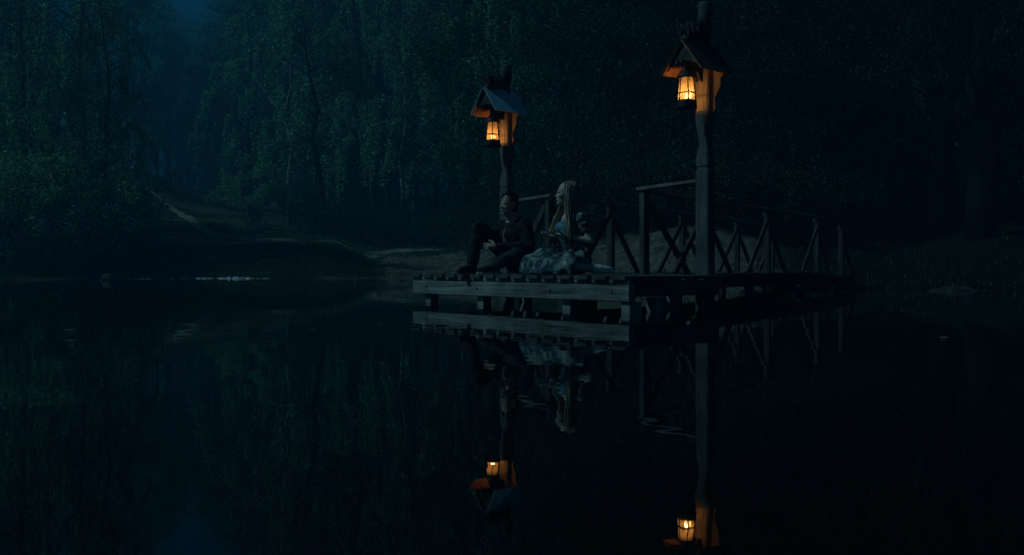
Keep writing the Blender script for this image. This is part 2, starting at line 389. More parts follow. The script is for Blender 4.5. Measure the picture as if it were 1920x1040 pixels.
# thin pale strip standing in for the sky glint below the mound
def shore_glint():
    mt = noisy('glint_pale', (.12, .15, .15), (.60, .64, .62), (1.6, 1, 1), 3.0, .35, .2, 6, .02, .5, lo=.35, hi=.6)
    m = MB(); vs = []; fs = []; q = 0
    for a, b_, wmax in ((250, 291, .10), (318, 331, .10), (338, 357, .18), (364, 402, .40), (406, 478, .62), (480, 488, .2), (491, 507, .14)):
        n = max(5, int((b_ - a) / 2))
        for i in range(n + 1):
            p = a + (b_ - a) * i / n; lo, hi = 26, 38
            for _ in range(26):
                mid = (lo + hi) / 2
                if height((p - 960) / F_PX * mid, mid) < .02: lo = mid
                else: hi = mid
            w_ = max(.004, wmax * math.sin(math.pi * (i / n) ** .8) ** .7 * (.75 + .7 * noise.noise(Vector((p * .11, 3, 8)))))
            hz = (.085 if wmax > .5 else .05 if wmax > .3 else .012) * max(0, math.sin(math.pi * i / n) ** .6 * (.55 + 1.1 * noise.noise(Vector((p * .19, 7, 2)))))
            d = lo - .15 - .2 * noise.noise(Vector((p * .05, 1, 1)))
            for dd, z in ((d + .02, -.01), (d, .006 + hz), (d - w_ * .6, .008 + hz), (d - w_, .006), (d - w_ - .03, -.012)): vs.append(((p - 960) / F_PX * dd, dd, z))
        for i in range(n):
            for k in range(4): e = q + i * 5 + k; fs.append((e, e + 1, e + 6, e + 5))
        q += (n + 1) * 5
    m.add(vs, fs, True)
    o = m.build('glint_strip', mt); fix_normals(o); tag(o, 'broken pale slivers standing in for sky glint along the waterline below the mound', kind='structure')
shore_glint()

# ------------------------------------------------------------------ pier platform
FD = Vector((.643, -.766, 0)); SD = Vector((.766, .643, 0)); PA = math.atan2(-.766, .643)
L0 = Vector((-1.18, 10.97, 0))
def PW(t, s, z=0): return L0 + FD * t + SD * s + Vector((0, 0, z))
DK = .342; W_, D_ = 3.5, 1.42
pier = empty('pier_platform', L0, PA, 'square grey timber platform on short posts in the water, two people seated on it', 'pier')
mb = MB(); t = -.03; k = 0
while t < W_ - .05:
    wd = .185 + .02 * noise.noise(Vector((k * 3.1, 0, 0))); ov = .03 * noise.noise(Vector((k * 1.7, 4, 0)))
    dz = .004 * noise.noise(Vector((k * 2.3, 9, 0)))
    if t + wd > W_ + .04: wd = W_ + .04 - t
    mb.box((t + wd / 2, (D_ + .02 - .035 - ov) / 2 + .0, DK - .019 + dz), (wd, D_ + .06 + ov, .036), bev=.006)
    t += wd + .052; k += 1
mb.build('deck', M['wood_y'], pier)
MB().box((W_ / 2, .022, .283), (W_ + .0, .052, .036), bev=.005).build('trim_board', M['wood_x'], pier)
MB().box((W_ / 2, .03, .180), (W_ + .02, .09, .158), bev=.009).build('front_beam', M['wood_x'], pier)
MB().box((W_ / 2, D_ - .05, .215), (W_ - .2, .09, .165), bev=.009).build('back_beam', M['wood_x'], pier)
for x in (.06, W_ - .05):
    MB().box((x, D_ / 2 + .02, .222), (.09, D_ - .2, .15), bev=.008).build('side_beam', M['wood_y'], pier)
mb = MB()
for x in (.9, 1.75, 2.6): mb.box((x, D_ / 2, .24), (.07, D_ - .2, .11), bev=.006)
mb.build('joists', M['wood_y'], pier)
def pxt(px):   # front edge parameter for a pixel column
    a = (px - 960); return (a * 10.97 + 1700 * 1.18) / (1700 * .643 + a * .766)
for px, s, wx, wy in ((797, .10, .105, .12), (895, .10, .115, .12), (1056, .10, .115, .12), (1176, .10, .115, .17)):
    tt = min(pxt(px), W_ - .062)
    MB().box((tt, s, -.35), (wx, wy, .90), bev=.008).build('pile', M['pile'], pier)
for tt, s in ((.55, 1.3), (1.7, 1.3), (2.9, 1.3), (W_ - .062, .42)):
    MB().box((tt, s, -.35), (.11, .13, .97), bev=.008).build('pile', M['pile'], pier)
fb = bpy.data.materials.new('bolt'); M['bolt'] = mat('rusty_bolt', (.10, .06, .04), .6, .4, .6)
for tt in (.28, 1.25, 2.45, 3.3):
    MB().lathe([(.012, 0), (.012, .006), (.006, .01)], 8).build('bolt', M['bolt'], pier).location = (tt, -.0155, .19)
for o in pier.children:
    if o.name.startswith('bolt'): o.rotation_euler = (R(90), 0, 0)

# ------------------------------------------------------------------ lamp posts
def lamp_post(loc, label, top, roofmat, seed):
    """local x = along the pier front, local -y = towards the front (lantern side)"""
    rnd = random.Random(seed)
    root = empty('lamp_post', loc, PA, label, 'lamp post', 'lamp posts at the two sides of the pier')
    # shaft: lofted rectangle with a carved waist below the lamp
    prof = [(-1.0, .088, .062, 0), (1.36, .084, .060, 0), (1.425, .084, .060, 0), (1.435, .070, .050, 0), (1.455, .070, .050, 0), (1.465, .080, .058, 0),
            (1.52, .082, .058, 0), (1.58, .078, .056, .004), (1.66, .062, .05, .012), (1.74, .060, .05, .012), (1.82, .072, .055, .006), (1.90, .083, .06, 0), (2.00, .086, .062, 0), (2.03, .080, .058, 0)]
    mb = MB(); vs = []
    for z, hx, hy, o in prof:
        b = .012
        vs += [(-hx + b + o, -hy, z), (hx - b, -hy, z), (hx, -hy + b, z), (hx, hy - b, z), (hx - b, hy, z), (-hx + b + o, hy, z), (-hx + o, hy - b, z), (-hx + o, -hy + b, z)]
    fs = [(i * 8 + k, i * 8 + (k + 1) % 8, (i + 1) * 8 + (k + 1) % 8, (i + 1) * 8 + k) for i in range(len(prof) - 1) for k in range(8)]
    mb.add(vs, fs + [tuple(range(8))[::-1], tuple(range(len(vs) - 8, len(vs)))]); mb.build('shaft', M['shaft'], root)
    # upper box where the lantern hangs, wood colour brightened to carry the lantern glow
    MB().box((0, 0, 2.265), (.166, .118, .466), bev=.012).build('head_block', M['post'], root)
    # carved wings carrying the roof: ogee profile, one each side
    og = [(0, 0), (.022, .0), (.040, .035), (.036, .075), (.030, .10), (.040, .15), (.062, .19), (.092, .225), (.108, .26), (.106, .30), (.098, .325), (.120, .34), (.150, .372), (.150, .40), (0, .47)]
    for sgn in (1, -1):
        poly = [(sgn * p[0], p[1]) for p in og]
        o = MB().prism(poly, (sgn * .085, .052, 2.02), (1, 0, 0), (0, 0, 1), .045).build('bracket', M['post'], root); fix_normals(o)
    for sgn in (1, -1):
        o = MB().prism([(-.0, 0), (.05, .02), (.07, .08), (.16, .12), (.34, .14), (.34, .18), (0, .18)], (sgn * .03 - .012, -.06, 2.33), (0, -1, 0), (0, 0, 1), .024).build('arm', M['carved'], root); fix_normals(o)
    # gable roof: two slabs, ridge along local y
    y0, y1 = -.385, .13; ez, rz_, ew = 2.39, 2.70, .238
    for sgn in (1, -1):
        d = Vector((sgn * ew, 0, ez - rz_)); L = d.length; d.normalize(); nrm = Vector((-d.z * sgn, 0, d.x * sgn)) if True else None
        nrm = Vector((d.z * -sgn, 0, d.x * sgn))
        ups = nrm if nrm.z > 0 else -nrm
        def slab(off, th, name, m, ext=0):
            vs = []
            for yy in np.linspace(y0 - ext, y1 + ext, 7):
                jit = .008 * rnd.uniform(-1, 1)
                for tt in (-.0, L + ext + jit):
                    p = Vector((0, yy, rz_)) + d * tt + ups * off; vs += [p, p + ups * th]
            fs = []
            for i in range(6):
                a = i * 4
                fs += [(a, a + 4, a + 6, a + 2), (a + 1, a + 3, a + 7, a + 5), (a, a + 1, a + 5, a + 4), (a + 2, a + 6, a + 7, a + 3)]
            fs += [(0, 2, 3, 1), (24, 25, 27, 26)]
            mm = MB(); mm.add(vs, fs); o = mm.build(name, m, root); fix_normals(o); return o
        slab(.0, .016, 'roof_board', M['roof_wood'])
        slab(.0185, .008, 'roof_sheet', roofmat, .012)
    # curved gable board closing the front of the roof
    gp = [(-.20, 0), (-.17, .035), (-.10, .06), (0, .075), (.10, .06), (.17, .035), (.20, 0), (.0, .265)]
    o = MB().prism(gp, (0, y0 + .05, 2.43), (1, 0, 0), (0, 0, 1), .02).build('gable_board', M['carved'], root); fix_normals(o)
    # mast above the roof and the carved feathery crest in front of it
    pr = [(.052, 2.5), (.050, 2.80), (.056, 2.83), (.056, 2.86), (.072, 2.88), (.074, top - .03), (.066, top - .008), (.03, top)]
    MB().lathe(pr, 14).build('mast', M['shaft'], root)
    cr = MB()
    cr.tube([(0, -.34, 2.70), (0, -.25, 2.76), (0, -.15, 2.80), (0, -.07, 2.83), (0, -.04, 2.87)], [.05, .075, .08, .07, .03], 8)
    for i in range(46):
        a = i / 46; y = -.33 + .30 * a; z = 2.72 + .11 * a; sx = rnd.uniform(-1, 1)
        tip = Vector((sx * .10, y - .05 - .05 * rnd.random(), z + .07 + .09 * rnd.random()))
        m_ = Vector((sx * .08, y, z + .05))
        cr.tube([(sx * .03, y, z), m_, tip], [.018, .015, .004], 6)
    cr.build('crest', M['carved'], root)
    MB().lathe([(.012, 0), (.012, .09)], 8, c=(0, -.26, 2.40)).build('hanger_peg', M['iron'], root)
    return root

def glass_mat():
    m = bpy.data.materials.new('seedy_glass'); m.use_nodes = True; nd, lk, b = nodes(m)
    nd.remove(b)
    tr = nd.new('ShaderNodeBsdfTransparent'); tr.inputs[0].default_value = (1, .80, .50, 1)
    tl = nd.new('ShaderNodeBsdfTranslucent'); tl.inputs[0].default_value = (.95, .62, .28, 1)
    gl = nd.new('ShaderNodeBsdfGlossy'); gl.inputs['Roughness'].default_value = .15
    tc = nd.new('ShaderNodeTexCoord'); vo = nd.new('ShaderNodeTexVoronoi'); vo.inputs['Scale'].default_value = 95; lk.new(tc.outputs['Object'], vo.inputs[0])
    n2 = nd.new('ShaderNodeTexNoise'); n2.inputs['Scale'].default_value = 14; lk.new(tc.outputs['Object'], n2.inputs[0])
    ad = nd.new('ShaderNodeMath'); ad.operation = 'ADD'; lk.new(vo.outputs['Distance'], ad.inputs[0]); lk.new(n2.outputs[0], ad.inputs[1])
    r = ramp(nd, [(.55, (.03, .03, .03)), (1.0, (.28, .28, .28))]); lk.new(ad.outputs[0], r.inputs[0])
    a = nd.new('ShaderNodeMixShader'); lk.new(r.outputs[0], a.inputs[0]); lk.new(tr.outputs[0], a.inputs[1]); lk.new(tl.outputs[0], a.inputs[2])
    c = nd.new('ShaderNodeMixShader'); c.inputs[0].default_value = .05; lk.new(a.outputs[0], c.inputs[1]); lk.new(gl.outputs[0], c.inputs[2])
    lk.new(c.outputs[0], nd['Material Output'].inputs[0]); return m
M['glass'] = glass_mat()
def flame_mat():
    m = bpy.data.materials.new('flame'); m.use_nodes = True; nd, lk, b = nodes(m); nd.remove(b)
    e = nd.new('ShaderNodeEmission'); e.inputs[0].default_value = (1, .62, .22, 1); e.inputs[1].default_value = 9
    lk.new(e.outputs[0], nd['Material Output'].inputs[0]); return m
M['flame'] = flame_mat()
def lantern(loc, label, flames, power, seed):
    """origin at the centre of its base"""
    root = empty('lantern', loc, PA, label, 'lantern', 'lit lanterns hanging from the lamp posts')
    rb, rt, z0, z1 = .102, .078, .085, .345
    MB().lathe([(.104, 0), (.116, .01), (.116, .03), (.110, .05), (.112, .07), (.106, .085), (.02, .086)], 16).build('base', M['iron'], root)
    MB().lathe([(.112, z1 - .005), (.108, z1 + .008), (.075, z1 + .05), (.038, z1 + .11), (.028, z1 + .14), (.016, z1 + .155), (.012, z1 + .17)], 16).build('cap', M['iron'], root)
    g = MB(); n = 24; vs = []; fs = []
    for z, r in ((z0, rb - .006), (z1, rt - .006)):
        for k in range(n): a = 2 * math.pi * k / n; vs.append((r * math.cos(a), r * math.sin(a), z))
    fs = [(k, (k + 1) % n, n + (k + 1) % n, n + k) for k in range(n)]
    g.add(vs, fs, True); g.build('glass', M['glass'], root)
    fr = MB()
    for k in range(6):
        a = 2 * math.pi * k / 6 + R(20)
        fr.tube([(rb * math.cos(a), rb * math.sin(a), z0), (rt * math.cos(a), rt * math.sin(a), z1)], .0065, 6)
    for z, tr in ((z0 + .085, .007), (z0 + .003, .007), (z1 - .003, .006)):
        r = rb + (rt - rb) * (z - z0) / (z1 - z0) + .002
        fr.tube([(r * math.cos(2 * math.pi * k / 24), r * math.sin(2 * math.pi * k / 24), z) for k in range(25)], tr, 6, cap=False)
    fr.build('frame', M['iron'], root)
    MB().tube([(0.022 * math.cos(a), 0, z1 + .185 + .022 * math.sin(a)) for a in np.linspace(0, 2 * math.pi, 17)], .004, 6, cap=False).build('ring', M['iron'], root)
    for (x, y, h) in flames:
        c = MB().lathe([(.02, 0), (.02, h), (.004, h + .004)], 12, c=(x, y, z0 + .002)).build('candle', M['wax'], root)
        MB().lathe([(.003, 0), (.011, .010), (.013, .020), (.009, .038), (.002, .058)], 10, c=(x, y, z0 + h + .012)).build('flame', M['flame'], c)
    root.scale = (.93,) * 3
    li = bpy.data.lights.new('candle_light', 'POINT'); li.energy = power; li.color = (1, .55, .20); li.shadow_soft_size = .02
    lo = bpy.data.objects.new('candle_light', li); C.objects.link(lo); lo.parent = root; lo.location = (flames[0][0], flames[0][1], z0 + flames[0][2] + .045)
    return root

LP1 = Vector((-.07, 11.85, 0)); LP2 = Vector((2.0, 9.39, 0))
lamp_post(LP1, 'tall carved post with a lantern shelter with a blue sky sheen on its roof, behind the seated man', 3.06, M['roof_sheen'], 3)
lamp_post(LP2, 'tall carved post with a dark roofed lantern shelter, nearest the pier corner on the right', 3.16, M['roof_dark'], 5)
lantern(LP1 - SD * .235 + Vector((0, 0, 1.965)), 'lit iron lantern hanging under the roof with the blue sheen behind the man', [(-.012, .0, .02)], 3.4, 1)
lantern(LP2 - SD * .30 + Vector((0, 0, 2.02)), 'lit iron lantern hanging under the dark roof on the right, the higher in the picture', [(.0, .0, .03), (-.03, .03, .02), (.03, .028, .025)], 4.4, 2)

# ------------------------------------------------------------------ railings and walkway
RA = Vector((1.49, 10.2, 0)); RB = Vector((.46, 11.2, 0)); WD = Vector((.580, .815, 0)).normalized(); WN = Vector((WD.y, -WD.x, 0))
RZ = 1.30
def deck_z(t): return DK if t < 5.5 else DK - .035 * (t - 5.5)
def railing(org, u, label, posts, braces, rail, grp, zf=lambda t: DK, mats=('rail', 'brace')):
    """org world, u direction; posts = list of t; braces = (t_top, t_bottom, offset); rail = list of (t, z)"""
    root = empty('railing', org, math.atan2(u.y, u.x), label, 'railing', grp)
    for i in range(len(rail) - 1):
        (a, za), (b, zb) = rail[i], rail[i + 1]
        MB().bar((a, 0, za), (b, 0, zb), .085, .042, bev=.008).build('handrail', M[mats[0]], root)
    for t, top in posts:
        MB().box((t, 0, (zf(t) - .06 + top) / 2), (.085, .085, top - zf(t) + .06), bev=.007).build('rail_post', M['brace'], root)
    for a, bt, off in braces:
        top = np.interp(a, [r[0] for r in rail], [r[1] for r in rail]) - .045
        MB().bar((a, off, top), (bt, off, zf(bt) - .01), .035, .085, bev=.005).build('brace', M[mats[1]], root)
    return root
# short rails either side of the opening
v = (RB - LP1); Lb = v.length
railing(LP1, v.normalized(), 'short railing with one slanting brace between the lamp post with the blue roof sheen and the walkway opening', [(Lb, RZ - .045)], [(Lb - .06, Lb - .72, .03)], [(.09, RZ - .035), (Lb + .05, RZ)], 'short railings on the pier')
v = (RA - LP2); La = v.length
railing(LP2, v.normalized(), 'short pale railing on the pier between the right lamp post and the walkway', [(La, RZ - .045)], [], [(.09, RZ + .02), (La + .10, RZ)], 'short railings on the pier')
near = railing(RA + WD * .05, WD, 'near railing of the walkway with inverted V braces, from the pier to the right bank',
    [(1.6, 1.255), (3.9, 1.255), (6.3, 1.22), (7.75, 1.14)],
    [(.05, 1.25, .05), (1.62, .62, -.05), (1.62, 2.62, .05), (3.9, 2.95, -.05), (3.9, 4.85, .05), (6.3, 5.35, -.05), (6.3, 7.25, .05), (7.75, 8.8, .05)],
    [(.0, 1.275), (6.3, 1.265), (7.95, 1.19)], 'walkway railings', deck_z)
far = railing(RB + WD * .05, WD, 'far railing of the walkway, rising behind the seated woman',
    [(1.5, 1.255), (3.8, 1.255), (6.1, 1.24), (7.9, 1.15)],
    [(.05, .75, .05), (1.5, .55, -.05), (1.5, 2.4, .05), (3.8, 2.85, -.05), (3.8, 4.75, .05), (6.1, 5.15, -.05), (6.1, 7.05, .05), (7.9, 7.0, -.05)],
    [(.0, 1.30), (6.1, 1.26), (8.1, 1.18)], 'walkway railings', deck_z)
walk = empty('walkway', RA, math.atan2(WD.y, WD.x), 'long narrow timber walkway leading from the pier to the right bank', 'walkway')
WW = 1.42; mb = MB(); t = .03; k = 0
while t < 8.7:
    wd = .17; z = deck_z(t)
    # the planks nearest the pier are cut back where the platform stands
    mb.box((t + wd / 2, WW / 2 + .0, z - .019 + .003 * math.sin(k * 2.1)), (wd, WW + .24, .036), bev=.006); t += wd + .03; k += 1
mb.build('deck', M['deck_dark'], walk)
for y in (.02, WW - .02):
    mb = MB(); mb.bar((.05, y, .225), (5.5, y, .225), .08, .15, bev=.006); mb.bar((5.5, y, .225), (8.7, y, .11), .08, .15, bev=.006); mb.build('beam', M['deck_dark'], walk)
for tt in (.9, 3.3, 5.6, 7.6):
    for y in (.03, WW - .03): MB().box((tt, y, -.4), (.11, .11, 1.1), bev=.008).build('pile', M['brace'], walk)

# stones at the water
def stone(loc, r, seed, label, name='stone'):
    mb = MB(); mb.ell((0, 0, 0), r, n=26, m=16)
    mb.v = [tuple(Vector(p) * (1 + .28 * noise.noise(Vector(p) * 2.2 / max(r) + Vector((seed, 0, 0))) + .08 * noise.noise(Vector(p) * 7 / max(r)))) for p in mb.v]
    o = mb.build(name, M['rock']); o.location = loc; tag(o, label, 'stone'); return o
p = at(217, 29); stone((p.x, 28.6, .0), (.32, .3, .22), 2, 'single pale stone lying in the shallow water near the left bank')
stone((7.75, 15.9, -.02), (.42, .3, .10), 9, 'low flat dark stone in the water by the right bank')
for px, d, r, s_ in ((1405, 18.2, .16, 4),):
    p = at(px, d); stone((p.x, p.y, p.z + .03), (r * 1.3, r, r * .7), s_, 'small stone on the sandy bank behind the walkway')

# ------------------------------------------------------------------ people
M['skin'] = noisy('skin', (.42, .27, .21), (.52, .35, .27), (1, 1, 1), 9, .5, .08, dist=.003)
M['skin2'] = noisy('skin_fair', (.50, .36, .29), (.60, .44, .36), (1, 1, 1), 9, .5, .08, dist=.003)
M['black_cloth'] = noisy('black_cloth', (.008, .009, .011), (.020, .022, .026), (1, 1, 1), 30, .9, .4, dist=.004)
M['jeans'] = noisy('dark_denim', (.010, .013, .020), (.026, .030, .042), (1, 1, 1), 40, .9, .3, dist=.003)
M['tee'] = noisy('dark_tee', (.02, .02, .024), (.035, .035, .04), (1, 1, 1), 30, .9, .2)
M['print'] = noisy('shirt_print', (.06, .06, .065), (.30, .30, .30), (1, 1, 1), 45, .9, 0, lo=.45, hi=.6)
M['shoe'] = noisy('dark_shoe', (.02, .02, .02), (.06, .058, .055), (1, 1, 1), 20, .6, .1)
M['sole'] = mat('rubber_sole', (.42, .42, .40), .7)
M['sock'] = noisy('white_sock', (.55, .57, .58), (.75, .76, .77), (1, 1, 1), 60, .95, .2, dist=.002)
M['hair_dark'] = noisy('dark_hair', (.012, .01, .008), (.045, .035, .028), (1, 1, 1), 60, .5, .3, dist=.004)
M['hair_blonde'] = leaf_mat('blonde_hair', (.05, .038, .025), (.40, .33, .23), .15)
M['eye'] = mat('eye', (.03, .025, .02), .15)
M['silver'] = mat('silver_chain', (.5, .5, .5), .3, .5, .9)
def dress_mat(name, base, pat, fleck, sc, th):
    m = mat(name, base, .85, .2); nd, lk, b = nodes(m)
    tc = nd.new('ShaderNodeTexCoord'); n1 = nd.new('ShaderNodeTexNoise'); n1.inputs['Scale'].default_value = sc; n1.inputs['Detail'].default_value = 3; lk.new(tc.outputs['Object'], n1.inputs[0])
    v = nd.new('ShaderNodeTexVoronoi'); v.inputs['Scale'].default_value = sc * 2.6; lk.new(tc.outputs['Object'], v.inputs[0])
    r1 = ramp(nd, [(th, base), (th + .06, pat)]); lk.new(n1.outputs[0], r1.inputs[0])
    r2 = ramp(nd, [(.18, (1, 1, 1)), (.26, (0, 0, 0))]); lk.new(v.outputs['Distance'], r2.inputs[0])
    mi = nd.new('ShaderNodeMix'); mi.data_type = 'RGBA'; lk.new(r2.outputs[0], mi.inputs[0]); lk.new(r1.outputs[0], mi.inputs[6]); mi.inputs[7].default_value = (*fleck, 1)
    lk.new(mi.outputs[2], b.inputs['Base Color']); return m
M['bodice'] = dress_mat('blue_bodice', (.07, .17, .23), (.11, .25, .32), (.22, .36, .40), 14, .5)
M['blouse'] = dress_mat('patterned_blouse', (.05, .06, .065), (.16, .175, .17), (.03, .035, .04), 26, .5)
M['skirt'] = dress_mat('patterned_skirt', (.03, .07, .10), (.22, .27, .27), (.22, .22, .15), 11, .5)

def Rx(a): return Matrix.Rotation(a, 3, 'X')
def Ry(a): return Matrix.Rotation(a, 3, 'Y')
def Rz(a): return Matrix.Rotation(a, 3, 'Z')
def hand(mb, wrist, d, palm, curl, mirror=1, spread=.0):
    """wrist point, finger direction d, palm normal (the side fingers curl to)"""
    w = Vector(wrist); d = Vector(d).normalized(); n = Vector(palm); n = (n - d * n.dot(d)).normalized(); s = d.cross(n) * mirror
    mb.chain([w, w + d * .03, w + d * .075], [.021, .026, .024])
    for k in (-1.4, -.5, .5, 1.4): mb.chain([w + d * .015 + s * k * .010, w + d * .085 + s * k * .019], [.016, .0125])
    for k, L in ((-1.5, .060), (-.5, .072), (.5, .078), (1.5, .068)):
        p = w + d * .088 + s * k * .019; a = curl * .5; pts = [p]
        for j, seg in enumerate((.45, .32, .23)):
            dd = d * math.cos(a) + n * math.sin(a) + s * k * spread; p = p + dd.normalized() * L * seg * 1.15; pts.append(p); a += curl
        mb.chain(pts, [.0098, .0092, .0085, .0075])
    p = w + d * .022 + s * .022; t1 = (d * .55 + s * .75 + n * .35).normalized(); t2 = (d * .85 + s * .25 + n * .5).normalized()
    mb.chain([p, p + t1 * .038, p + t1 * .038 + t2 * .030, p + t1 * .038 + t2 * .053], [.016, .013, .0105, .009])
def head(mb, c, rot, fem=False):
    """face looks to local +x"""
    c = Vector(c); P = lambda x, y, z: c + rot @ Vector((x, y, z))
    mb.ell(P(-.012, 0, .035), (.094, .074, .088), rot, 20, 14)
    mb.ell(P(.028, 0, -.015), (.062, .060, .088), rot, 18, 12)
    j = .050 if fem else .056
    mb.ell(P(.030, 0, -.068), (.050, j, .034), rot, 16, 10); mb.ell(P(.062, 0, -.092), (.020, .022 if fem else .026, .018), rot)
    mb.ell(P(.072, 0, .018), (.020, .046, .012), rot); mb.ell(P(.080, 0, -.008), (.012, .010, .026), rot); mb.ell(P(.098, 0, -.026), (.015, .012, .012), rot)
    mb.ell(P(.084, 0, -.031), (.012, .018, .008), rot)
    mb.ell(P(.083, 0, -.056), (.012, .022, .006), rot); mb.ell(P(.080, 0, -.067), (.011, .019, .006), rot)
    for sy in (1, -1):
        mb.ell(P(.055, sy * .038, -.020), (.028, .022, .022), rot)
        mb.ell(P(-.010, sy * .074, -.010), (.018, .009, .030), rot @ Rz(-sy * .35)); mb.ell(P(-.004, sy * .073, -.032), (.010, .007, .012), rot)
def eyes(parent, c, rot):
    for sy in (1, -1): MB().ell(Vector(c) + rot @ Vector((.0755, sy * .028, .004)), (.010, .013, .007), rot).build('eye', M['eye'], parent)
def folds(amp, f, seed):
    return lambda co, n: co + n * amp * (noise.noise(co * f + Vector((seed, 0, 0))) + .5 * noise.noise(co * f * 2.1 + Vector((0, seed, 0))))

def man():
    root = empty('person', (.115, 10.50, DK), math.atan2(-.643, -.766), 'person in a dark jacket sitting with hands clasped round one raised knee, looking up', 'person'); root.scale = (1.08,) * 3
    hr = Rz(R(0)) @ Ry(R(-3)); hc = (.185, 0, .725)
    rk, ra = (.47, -.15, .49), (.56, -.14, .10); lk_, la = (.36, .33, .20), (.42, .05, .085)
    b = MB(); b.chain([(0, 0, .12), (.03, 0, .25), (.085, 0, .41), (.125, 0, .52)], [.12, .115, .125, .09])
    b.chain([(.14, 0, .54), (.165, 0, .62)], [.056, .052]); head(b, hc, hr)
    for sy, el, wr in ((-1, (.25, -.30, .37), (.475, -.235, .33)), (1, (.14, .29, .30), (.39, .055, .285))):
        b.chain([(.12, sy * .16, .51), el, wr], [.05, .036, .024])
    hand(b, (.475, -.235, .33), (.30, .9, -.25), (-1, .0, -.1), .75, 1)
    hand(b, (.395, .055, .285), (.75, -.75, .05), (-.5, -.9, 0), .55, -1)
    b.chain([(.0, -.09, .12), rk, ra], [.085, .055, .038]); b.chain([(.0, .09, .12), lk_, la], [.085, .055, .038])
    b.union('body', M['skin'], root, .0055, 3)
    eyes(root, hc, hr)
    # jacket: torso, hem, sleeves
    j = MB(); j.ell((.0, 0, .15), (.165, .20, .13)); j.ell((.04, 0, .29), (.155, .195, .17)); j.ell((.09, 0, .42), (.145, .205, .13)); j.ell((.125, 0, .505), (.10, .17, .075))
    for sy, el, wr in ((-1, (.25, -.30, .37), (.46, -.24, .332)), (1, (.14, .29, .30), (.375, .07, .286))):
        j.chain([(.115, sy * .175, .505), el], [.082, .062]); j.chain([el, tuple(np.array(el) * .5 + np.array(wr) * .5), wr], [.062, .052, .042])
    j.union('jacket', M['black_cloth'], root, .008, 4, folds(.014, 14, 3))
    c = MB(); c.tube([(.125 * math.cos(a) * .75 + .14, .115 * math.sin(a), .565 + .03 * math.cos(a * 1.0 + math.pi)) for a in np.linspace(.9, 2 * math.pi - .9, 22)], .02, 8); c.union('collar', M['black_cloth'], root, .007, 2)
    t = MB(); t.ell((.135, 0, .41), (.115, .085, .15)); t.ell((.15, 0, .535), (.066, .075, .03)); t.union('shirt', M['tee'], root, .007, 3)
    pm = MB(); vs = []; fs = []; 
    for i in range(7):
        for k in range(5):
            y = -.03 + .06 * k / 4 + .012 * math.sin(i * 1.3); z = .32 + .15 * i / 6; rr = max(0, 1 - ((y) / .085) ** 2 - ((z - .41) / .15) ** 2)
            vs.append((.135 + .115 * math.sqrt(rr) + .010, y * (1 - .08 * i), z))
    for i in range(6):
        for k in range(4): a = i * 5 + k; fs.append((a, a + 1, a + 6, a + 5))
    pm.add(vs, fs, True); pm.build('shirt_print', M['print'], root)
    MB().tube([(.155 + .058 * math.cos(a), .060 * math.sin(a), .562 - .018 * math.cos(a)) for a in np.linspace(-2, 2, 22)], .0028, 5).build('neck_chain', M['silver'], root)
    tr = MB(); tr.ell((0, 0, .13), (.17, .195, .125)); tr.chain([(.02, -.10, .125), (.25, -.13, .32), rk], [.11, .092, .075]); tr.chain([rk, (.53, -.145, .30), (.56, -.14, .13)], [.075, .068, .062])
    tr.chain([(.02, .10, .12), (.20, .23, .16), lk_], [.11, .092, .078]); tr.chain([lk_, (.40, .18, .14), (.42, .09, .10)], [.078, .068, .058])
    tr.union('trousers', M['jeans'], root, .008, 4, folds(.012, 13, 8))
    for (a, d, s_) in (((.565, -.14, .06), Vector((1, .04, 0)), 0), ((.43, .06, .062), Vector((.95, -.3, 0)), 1)):
        d.normalize(); s = MB(); a = Vector(a)
        s.chain([a + Vector((0, 0, .035)), a + Vector((-.02, 0, -.01)), a + d * .08 + Vector((0, 0, -.005)), a + d * .16 + Vector((0, 0, -.02))], [.046, .046, .044, .034])
        so = s.union('shoe', M['shoe'], root, .006, 3, lambda co, n: Vector((co.x, co.y, max(co.z, .022))))
        q = MB(); pts = []
        sd_ = Vector((-d.y, d.x, 0)); ol = [(-.07, -.03), (-.07, .03), (-.02, .038), (.08, .046), (.15, .040), (.19, .018), (.195, -.012), (.16, -.038), (.08, -.044), (-.02, -.038)]
        q.add([Vector((a.x, a.y, z)) + d * u + sd_ * v for z in (.002, .024) for u, v in ol], [tuple(range(10))[::-1], tuple(range(10, 20))] + [(i, (i + 1) % 10, 10 + (i + 1) % 10, 10 + i) for i in range(10)])
        q.build('sole', M['sole'] if s_ == 1 else M['shoe'], so)
    # hair: cropped cap of short tufts
    h = MB(); C0 = Vector(hc)
    h.ell(C0 + hr @ Vector((-.026, 0, .048)), (.092, .079, .084), hr, 20, 14)
    h.ell(C0 + hr @ Vector((-.055, 0, -.0)), (.058, .072, .075), hr, 16, 12)
    o = h.union('hair', M['hair_dark'], root, .006, 2, folds(.010, 38, 2))
    tf = MB(); rr = random.Random(4)
    for _ in range(160):
        v = Vector((rr.gauss(-.25, .6), rr.gauss(0, .7), abs(rr.gauss(.5, .6)))).normalized()
        p = C0 + hr @ Vector((-.022 + v.x * .094, v.y * .081, .050 + v.z * .086)); q = p + hr @ (v * .015 + Vector((.018 + .01 * rr.random(), rr.uniform(-.01, .01), .006)))
        tf.tube([p, q], [.004, .0012], 4)
    tf.build('fringe', M['hair_dark'], o)
    return root
man()

